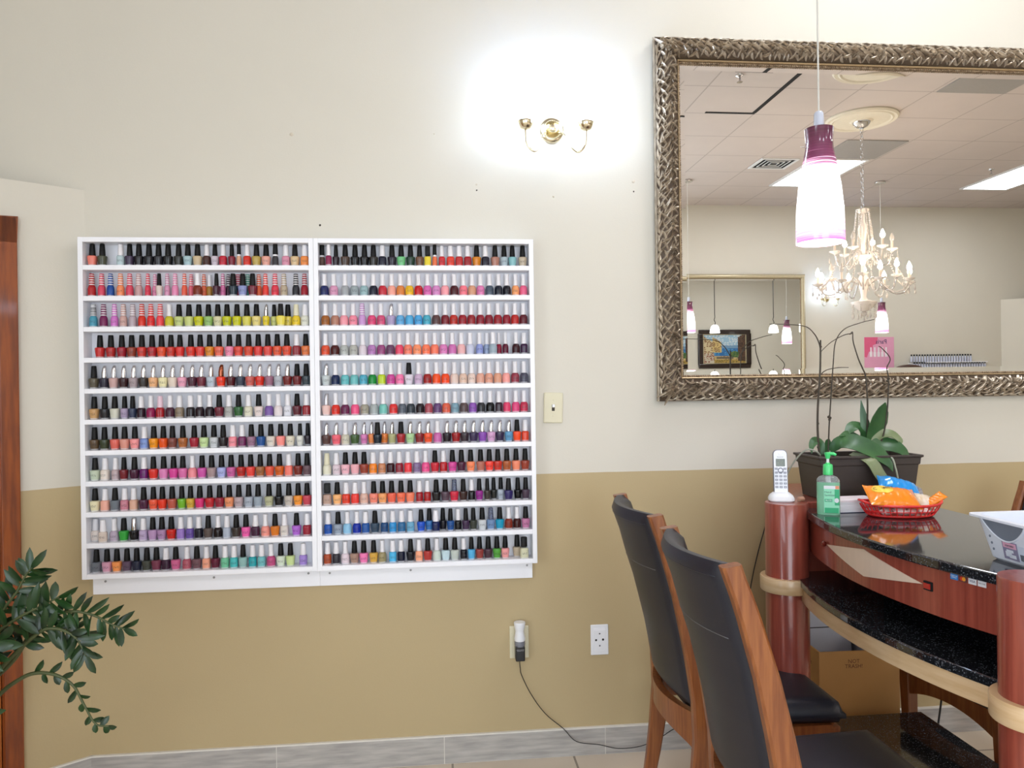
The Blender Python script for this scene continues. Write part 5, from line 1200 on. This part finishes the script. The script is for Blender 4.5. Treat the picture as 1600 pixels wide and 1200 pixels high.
# plaster medallions on the ceiling
M_plaster = mat('cream_plaster', (216, 208, 190), .7, var=.06, scale=30)
def medallion(x, y, label):
    b = B(); lathe(b, [(.31, 0), (.31, -.012), (.295, -.026), (.27, -.022), (.255, -.03), (.24, -.022), (.10, -.026), (.085, -.036), (0, -.036)], 48)
    tag(obj('ceiling_medallion', b, M_plaster, loc=(x, y, H-.0005), smooth=.5), label, 'ceiling medallion')
medallion(CX, CY, 'round cream plaster medallion above the chandelier chain')
medallion(3.33, -2.62, 'cream plaster medallion cut by the mirror top edge in the reflection')
b = B(); lathe(b, [(.02, -.03), (.05, -.02), (.06, 0)], 20); tag(obj('ceiling_canopy', b, M_chrome, loc=(3.33, -2.62, H-.037), smooth=.7), 'chrome canopy on the second ceiling medallion', 'lamp canopy')

# ------------------------------------------------------------------ ceiling fittings
M_troff = emis('lit_troffer_lens', (244, 248, 255), TROFF); M_tframe = mat('white_enamel', (222, 222, 224), .5); M_grey = mat('grey_panel', (150, 146, 142), .6, scale=60)
def troffer(x0, x1, y0, y1, label):
    t = thing('ceiling_light', label, 'ceiling light', ((x0+x1)/2, (y0+y1)/2, H), 0, 'fluorescent ceiling troffers'); w, h = (x1-x0)/2, (y1-y0)/2
    b = B(); box(b, -w, w, -h, -h+.03, -.014, 0); box(b, -w, w, h-.03, h, -.014, 0); box(b, -w, -w+.03, -h+.03, h-.03, -.014, 0); box(b, w-.03, w, -h+.03, h-.03, -.014, 0); obj('troffer_frame', b, M_tframe, t)
    b = B(); box(b, -w+.03, w-.03, -h+.03, h-.03, -.008, -.001); obj('diffuser', b, M_troff, t)
troffer(4.04, 4.66, -6.06, -4.94, 'lit ceiling troffer reflected behind the large pendant')
troffer(6.53, 7.16, -6.10, -4.94, 'lit ceiling troffer reflected at the right edge of the mirror')
troffer(1.56, 2.18, -1.6, -.4, 'added unseen ceiling troffer over the reception desk')  # this and the next three are unseen, added for overall lighting
troffer(-.95, -.33, -6.1, -4.9, 'added unseen ceiling troffer behind the viewer, window side')
troffer(1.56, 2.18, -6.1, -4.9, 'added unseen ceiling troffer behind the viewer, middle of the room')
troffer(6.53, 7.16, -2.4, -1.2, 'added unseen ceiling troffer at the far right of the room')
def panel(x0, x1, y0, y1, label):
    b = B(); box(b, x0, x1, y0, y1, H-.008, H-.0005); tag(obj('ceiling_panel', b, M_grey), label, 'ceiling panel', 'grey ceiling panels')
panel(4.13, 4.73, -3.08, -2.50, 'grey ceiling panel reflected near the mirror top edge')
panel(4.06, 4.70, -4.92, -4.32, 'grey ceiling panel between the chandelier medallion and lit troffer')
panel(6.55, 7.15, -4.92, -4.32, 'grey ceiling panel beside the far right lit troffer')
t = thing('ceiling_vent', 'square slatted air vent in the ceiling left of the troffer', 'vent', (3.68, -5.15, H))
b = B(); box(b, -.21, .21, -.19, -.17, -.012, 0); box(b, -.21, .21, .17, .19, -.012, 0); box(b, -.21, -.19, -.17, .17, -.012, 0); box(b, .19, .21, -.17, .17, -.012, 0); obj('vent_frame', b, M_tframe, t)
b = B(); box(b, -.19, .19, -.17, .17, -.004, -.001); obj('vent_duct', b, M_dark, t)
b = B()
for k in range(4):
    r = .17-.042*k; box(b, -r*1.1, r*1.1, -r, -r+.007, -.012, -.006); box(b, -r*1.1, r*1.1, r-.007, r, -.012, -.006); box(b, -r*1.1, -r*1.1+.007, -r+.007, r-.007, -.012, -.006); box(b, r*1.1-.007, r*1.1, -r+.007, r-.007, -.012, -.006)
obj('louvre_blades', b, M_tframe, t)
for x, y, lab in ((6.3, -5.25, 'small sprinkler head hanging near the far right troffer'), (2.36, -2.86, 'small sprinkler head at the top left mirror corner')):
    b = B(); lathe(b, [(.004, -.06), (.022, -.058), (.022, -.054), (.008, -.05), (.008, -.02), (.03, -.008), (.032, 0)], 14); tag(obj('sprinkler_head', b, M_chrome, loc=(x, y, H-.0005), smooth=.6), lab, 'sprinkler')
# a tile that has slipped: near-black boxes paint the shaded slits along its edges
b = B(); box(b, 2.38, 2.83, -3.685, -3.655, H-.004, H+.02); box(b, 2.80, 2.835, -3.655, -2.78, H-.004, H+.02); box(b, 2.3, 2.60, -2.80, -2.775, H-.004, H+.02); struct('slit_shade_1', b, M_dark)

# ------------------------------------------------------------------ painting, poster, far racks
PX0, PX1, PZ0, PZ1 = 5.985, 7.21, 1.705, 2.59
t = thing('framed_painting', 'dark-framed harbour painting seen in the reflected gilt mirror', 'painting', ((PX0+PX1)/2, -.002, PZ0)); w, h = (PX1-PX0)/2, PZ1-PZ0
def frame_ring(b, w, h, z0, a, c, y0, y1):
    box(b, -w+a, w-a, -y1, -y0, z0+a, z0+c); box(b, -w+a, w-a, -y1, -y0, z0+h-c, z0+h-a); box(b, -w+a, -w+c, -y1, -y0, z0+c, z0+h-c); box(b, w-c, w-a, -y1, -y0, z0+c, z0+h-c)
b = B(); frame_ring(b, w, h, 0, 0, .10, 0, .05); obj('frame', b, mat('dark_walnut_frame', (40, 24, 18), .35, var=.2, coat=.3), t, bevel=.012)
b = B(); frame_ring(b, w, h, 0, .10, .118, 0, .036); obj('gold_liner', b, M_palegilt, t)
def paint(u, v):
    """a plain harbour: sky, hills, water, houses left and right, sandy foreground"""
    n = math.sin(u*47+3*math.sin(v*19))*math.sin(v*53+2*math.sin(u*29))*.5+.5
    if v > .62: c = (150, 184, 206) if n < .6 else (206, 214, 216)
    elif v > .52 and .25 < u < .85: c = (112, 146, 176)
    elif v > .26: c = (44, 104, 160) if n < .6 else (84, 148, 190)
    else: c = (196, 172, 120) if n < .7 else (150, 120, 76)
    if v < .12: c = (170, 140, 70) if n < .6 else (120, 104, 50)
    if u < .22 and v > .2 and v < .95-.9*u: c = (206, 190, 150) if n < .55 else (140, 104, 72)
    if .22 <= u < .42 and .38 < v < .92-.9*u+.2: c = (204, 178, 116) if n < .6 else (136, 104, 72)
    if u < .25 and v < .34: c = (196, 186, 166) if n < .6 else (140, 80, 60)
    if u > .82 and v > .08 and v < .3+.75*u: c = (92, 66, 50) if n < .6 else (56, 40, 34)
    if .64 < u < .84 and .2 < v < .42-.2*abs(u-.74): c = (58, 96, 56) if n < .6 else (104, 120, 64)
    if .3 < u < .72 and .14 < v < .22: c = (104, 92, 76)
    return lin(c)
b = B(); cl = b.loops.layers.float_color.new('paint'); cw, chh = w-.118, h-.236; nx, nz_ = 56, 40
V_ = [[b.verts.new((-cw+2*cw*i/nx, -.02, .118+chh*j/nz_)) for j in range(nz_+1)] for i in range(nx+1)]
for i in range(nx):
    for j in range(nz_):
        f = b.faces.new((V_[i][j], V_[i+1][j], V_[i+1][j+1], V_[i][j+1])); c = paint((i+.5)/nx, (j+.5)/nz_)
        for l in f.loops: l[cl] = c
m, nt, bs = nodes('oil_paint'); at = N(nt, 'ShaderNodeAttribute', attribute_name='paint'); nt.links.new(at.outputs['Color'], bs.inputs['Base Color']); bs.inputs['Roughness'].default_value = .4
obj('canvas', b, m, t)
# poster on the opposite wall (faces +y)
t = thing('nail_poster', 'pink poster headed Paris on the opposite wall, seen mirrored', 'poster', (6.055, YF+.002, 1.52), PI)
M_ppink = mat('poster_pink', (226, 160, 190), .6, var=.05); M_pdeep = mat('poster_deep_pink', (222, 96, 136), .6); M_pw = mat('poster_white', (240, 232, 238), .6)
b = B(); box(b, -.215, .215, -.003, 0, 0, .47); obj('sheet', b, M_ppink, t)
b = B(); prism(b, [(.02, .468), (.213, .468), (.213, .20), (.18, .19), (.15, .27), (.10, .28), (.09, .36), (.03, .38)], .0, .0006, M=Matrix.Translation((0, -.003, 0)) @ RX); obj('colour_block', b, M_pdeep, t)
text('heading', 'Paris', .085, (-.03, -.0044, .405), (PI/2, 0, 0), M_navy, t, .0002)
for k in range(5):
    x_ = -.10+.055*k; b = B(); prism(b, [(x_-.018, .20), (x_+.018, .20), (x_+.018, .26), (x_+.010, .27), (x_+.010, .33), (x_-.010, .33), (x_-.010, .27), (x_-.018, .26)], 0, .0006, M=Matrix.Translation((0, -.0042, 0)) @ RX); obj('printed_bottle', b, M_pw, t)
# polish rows on the opposite wall
t = thing('display_shelf', 'white two-tier display shelf of bottles on the opposite wall, seen reflected', 'display shelf', (7.04, YF+.001, 1.46))
b = B(); box(b, -.56, .56, 0, .006, 0, .17); obj('back_panel', b, M_white, t)
for z, xa in ((.075, -.56), (.18, -.35)):
    b = B(); box(b, xa, .56, .006, .07, z-.01, z); obj('shelf', b, M_white, t)
M_fb = mat('pale_bottle', (206, 210, 224), .3, coat=.4, scale=300, col2=(170, 176, 200)); first = None
for r, (x0, x1, z, n) in enumerate(((6.50, 7.37, 1.6402, 23), (6.54, 7.58, 1.5352, 28))):
    for i in range(n):
        x = x0+(x1-x0)*i/(n-1)
        if first is None:
            b = B(); lathe(b, [(.0135, 0), (.0145, .01), (.014, .06), (.009, .075), (.0088, .082)], 12); first = o = obj('display_bottle', b, M_fb, smooth=.7)
            b = B(); lathe(b, [(.0105, .0822), (.0105, .103), (0, .105)], 10); obj('cap', b, M_blackcap, o)
        else: o = copy_tree(first)
        o.location = (x, YF+.04, z)
        k = n-1-i
        pos = '%s from the poster side' % (ORD[i]) if i < 12 else ('%s from the far end' % ORD[k] if k < 12 else 'middle one')
        if n == 28 and 12 <= i < 16: pos = ['thirteenth from the poster side', 'fourteenth from the poster side', 'fourteenth from the far end', 'thirteenth from the far end'][i-12]
        tag(o, 'pale black-topped bottle, %s, %s reflected row' % (pos, ('upper', 'lower')[r]), 'bottle', 'bottles on the opposite wall shelf')
# tall salon chair against the opposite wall, only its arched top shows
M_throne = mat('dark_brown_leather', (70, 46, 36), .45, var=.2, scale=20)
t = thing('pedicure_chair', 'dark brown chair with arched back top, just visible in the mirror below', 'chair', (6.36, -6.72, 0))
b = B(); ar = [(-.26, .30), (.26, .30), (.26, 1.45)]+[(.26*math.cos(math.radians(a)), 1.45+.155*math.sin(math.radians(a))) for a in range(15, 180, 15)]+[(-.26, 1.45)]
prism(b, ar, 0, .12, M=Matrix.Translation((0, -.12, 0)) @ RX); obj('backrest', b, M_throne, t, bevel=.02)
b = B(); box(b, -.30, .30, -.24, .40, .30, .52); obj('seat', b, M_throne, t, bevel=.03)
b = B(); box(b, -.36, .36, -.24, .55, 0, .299); obj('base', b, M_casing, t)
for s in (-1, 1):
    b = B(); box(b, s*.33-.05, s*.33+.05, -.22, .36, .53, .76); obj('armrest', b, M_throne, t, bevel=.02)

# ------------------------------------------------------------------ light
sun_sky = bpy.data.worlds.new('world'); bpy.context.scene.world = sun_sky; sun_sky.use_nodes = True
bg = sun_sky.node_tree.nodes['Background']; bg.inputs[0].default_value = (.82, .9, 1, 1); bg.inputs[1].default_value = 1.0
L = bpy.data.objects.new('window_daylight', bpy.data.lights.new('window_daylight', 'AREA')); C.objects.link(L)
L.data.shape = 'RECTANGLE'; L.data.size = WY1-WY0; L.data.size_y = WZ1-WZ0; L.data.energy = DAY; L.data.color = (.80, .90, 1.0)
L.location = (XL-.25, (WY0+WY1)/2, (WZ0+WZ1)/2); L.rotation_euler = Vector((1, 0, 0)).to_track_quat('-Z', 'Y').to_euler()
L = bpy.data.objects.new('storefront_daylight', bpy.data.lights.new('storefront_daylight', 'AREA')); C.objects.link(L)
L.data.shape = 'RECTANGLE'; L.data.size = FX1-FX0; L.data.size_y = FZ1-FZ0; L.data.energy = DAY2; L.data.color = (.80, .90, 1.0)
L.location = ((FX0+FX1)/2, YF-.25, (FZ0+FZ1)/2); L.rotation_euler = Vector((0, 1, 0)).to_track_quat('-Z', 'Y').to_euler()
sc = bpy.context.scene
sc.view_settings.view_transform = 'Standard'; sc.view_settings.look = 'None'; sc.view_settings.gamma = 1; sc.view_settings.use_curve_mapping = False
sc.view_settings.exposure = EXPO
try:
    sc.cycles.max_bounces = 10; sc.cycles.glossy_bounces = 6; sc.cycles.transmission_bounces = 8; sc.cycles.diffuse_bounces = 4
    sc.cycles.sample_clamp_indirect = 6
except Exception: pass
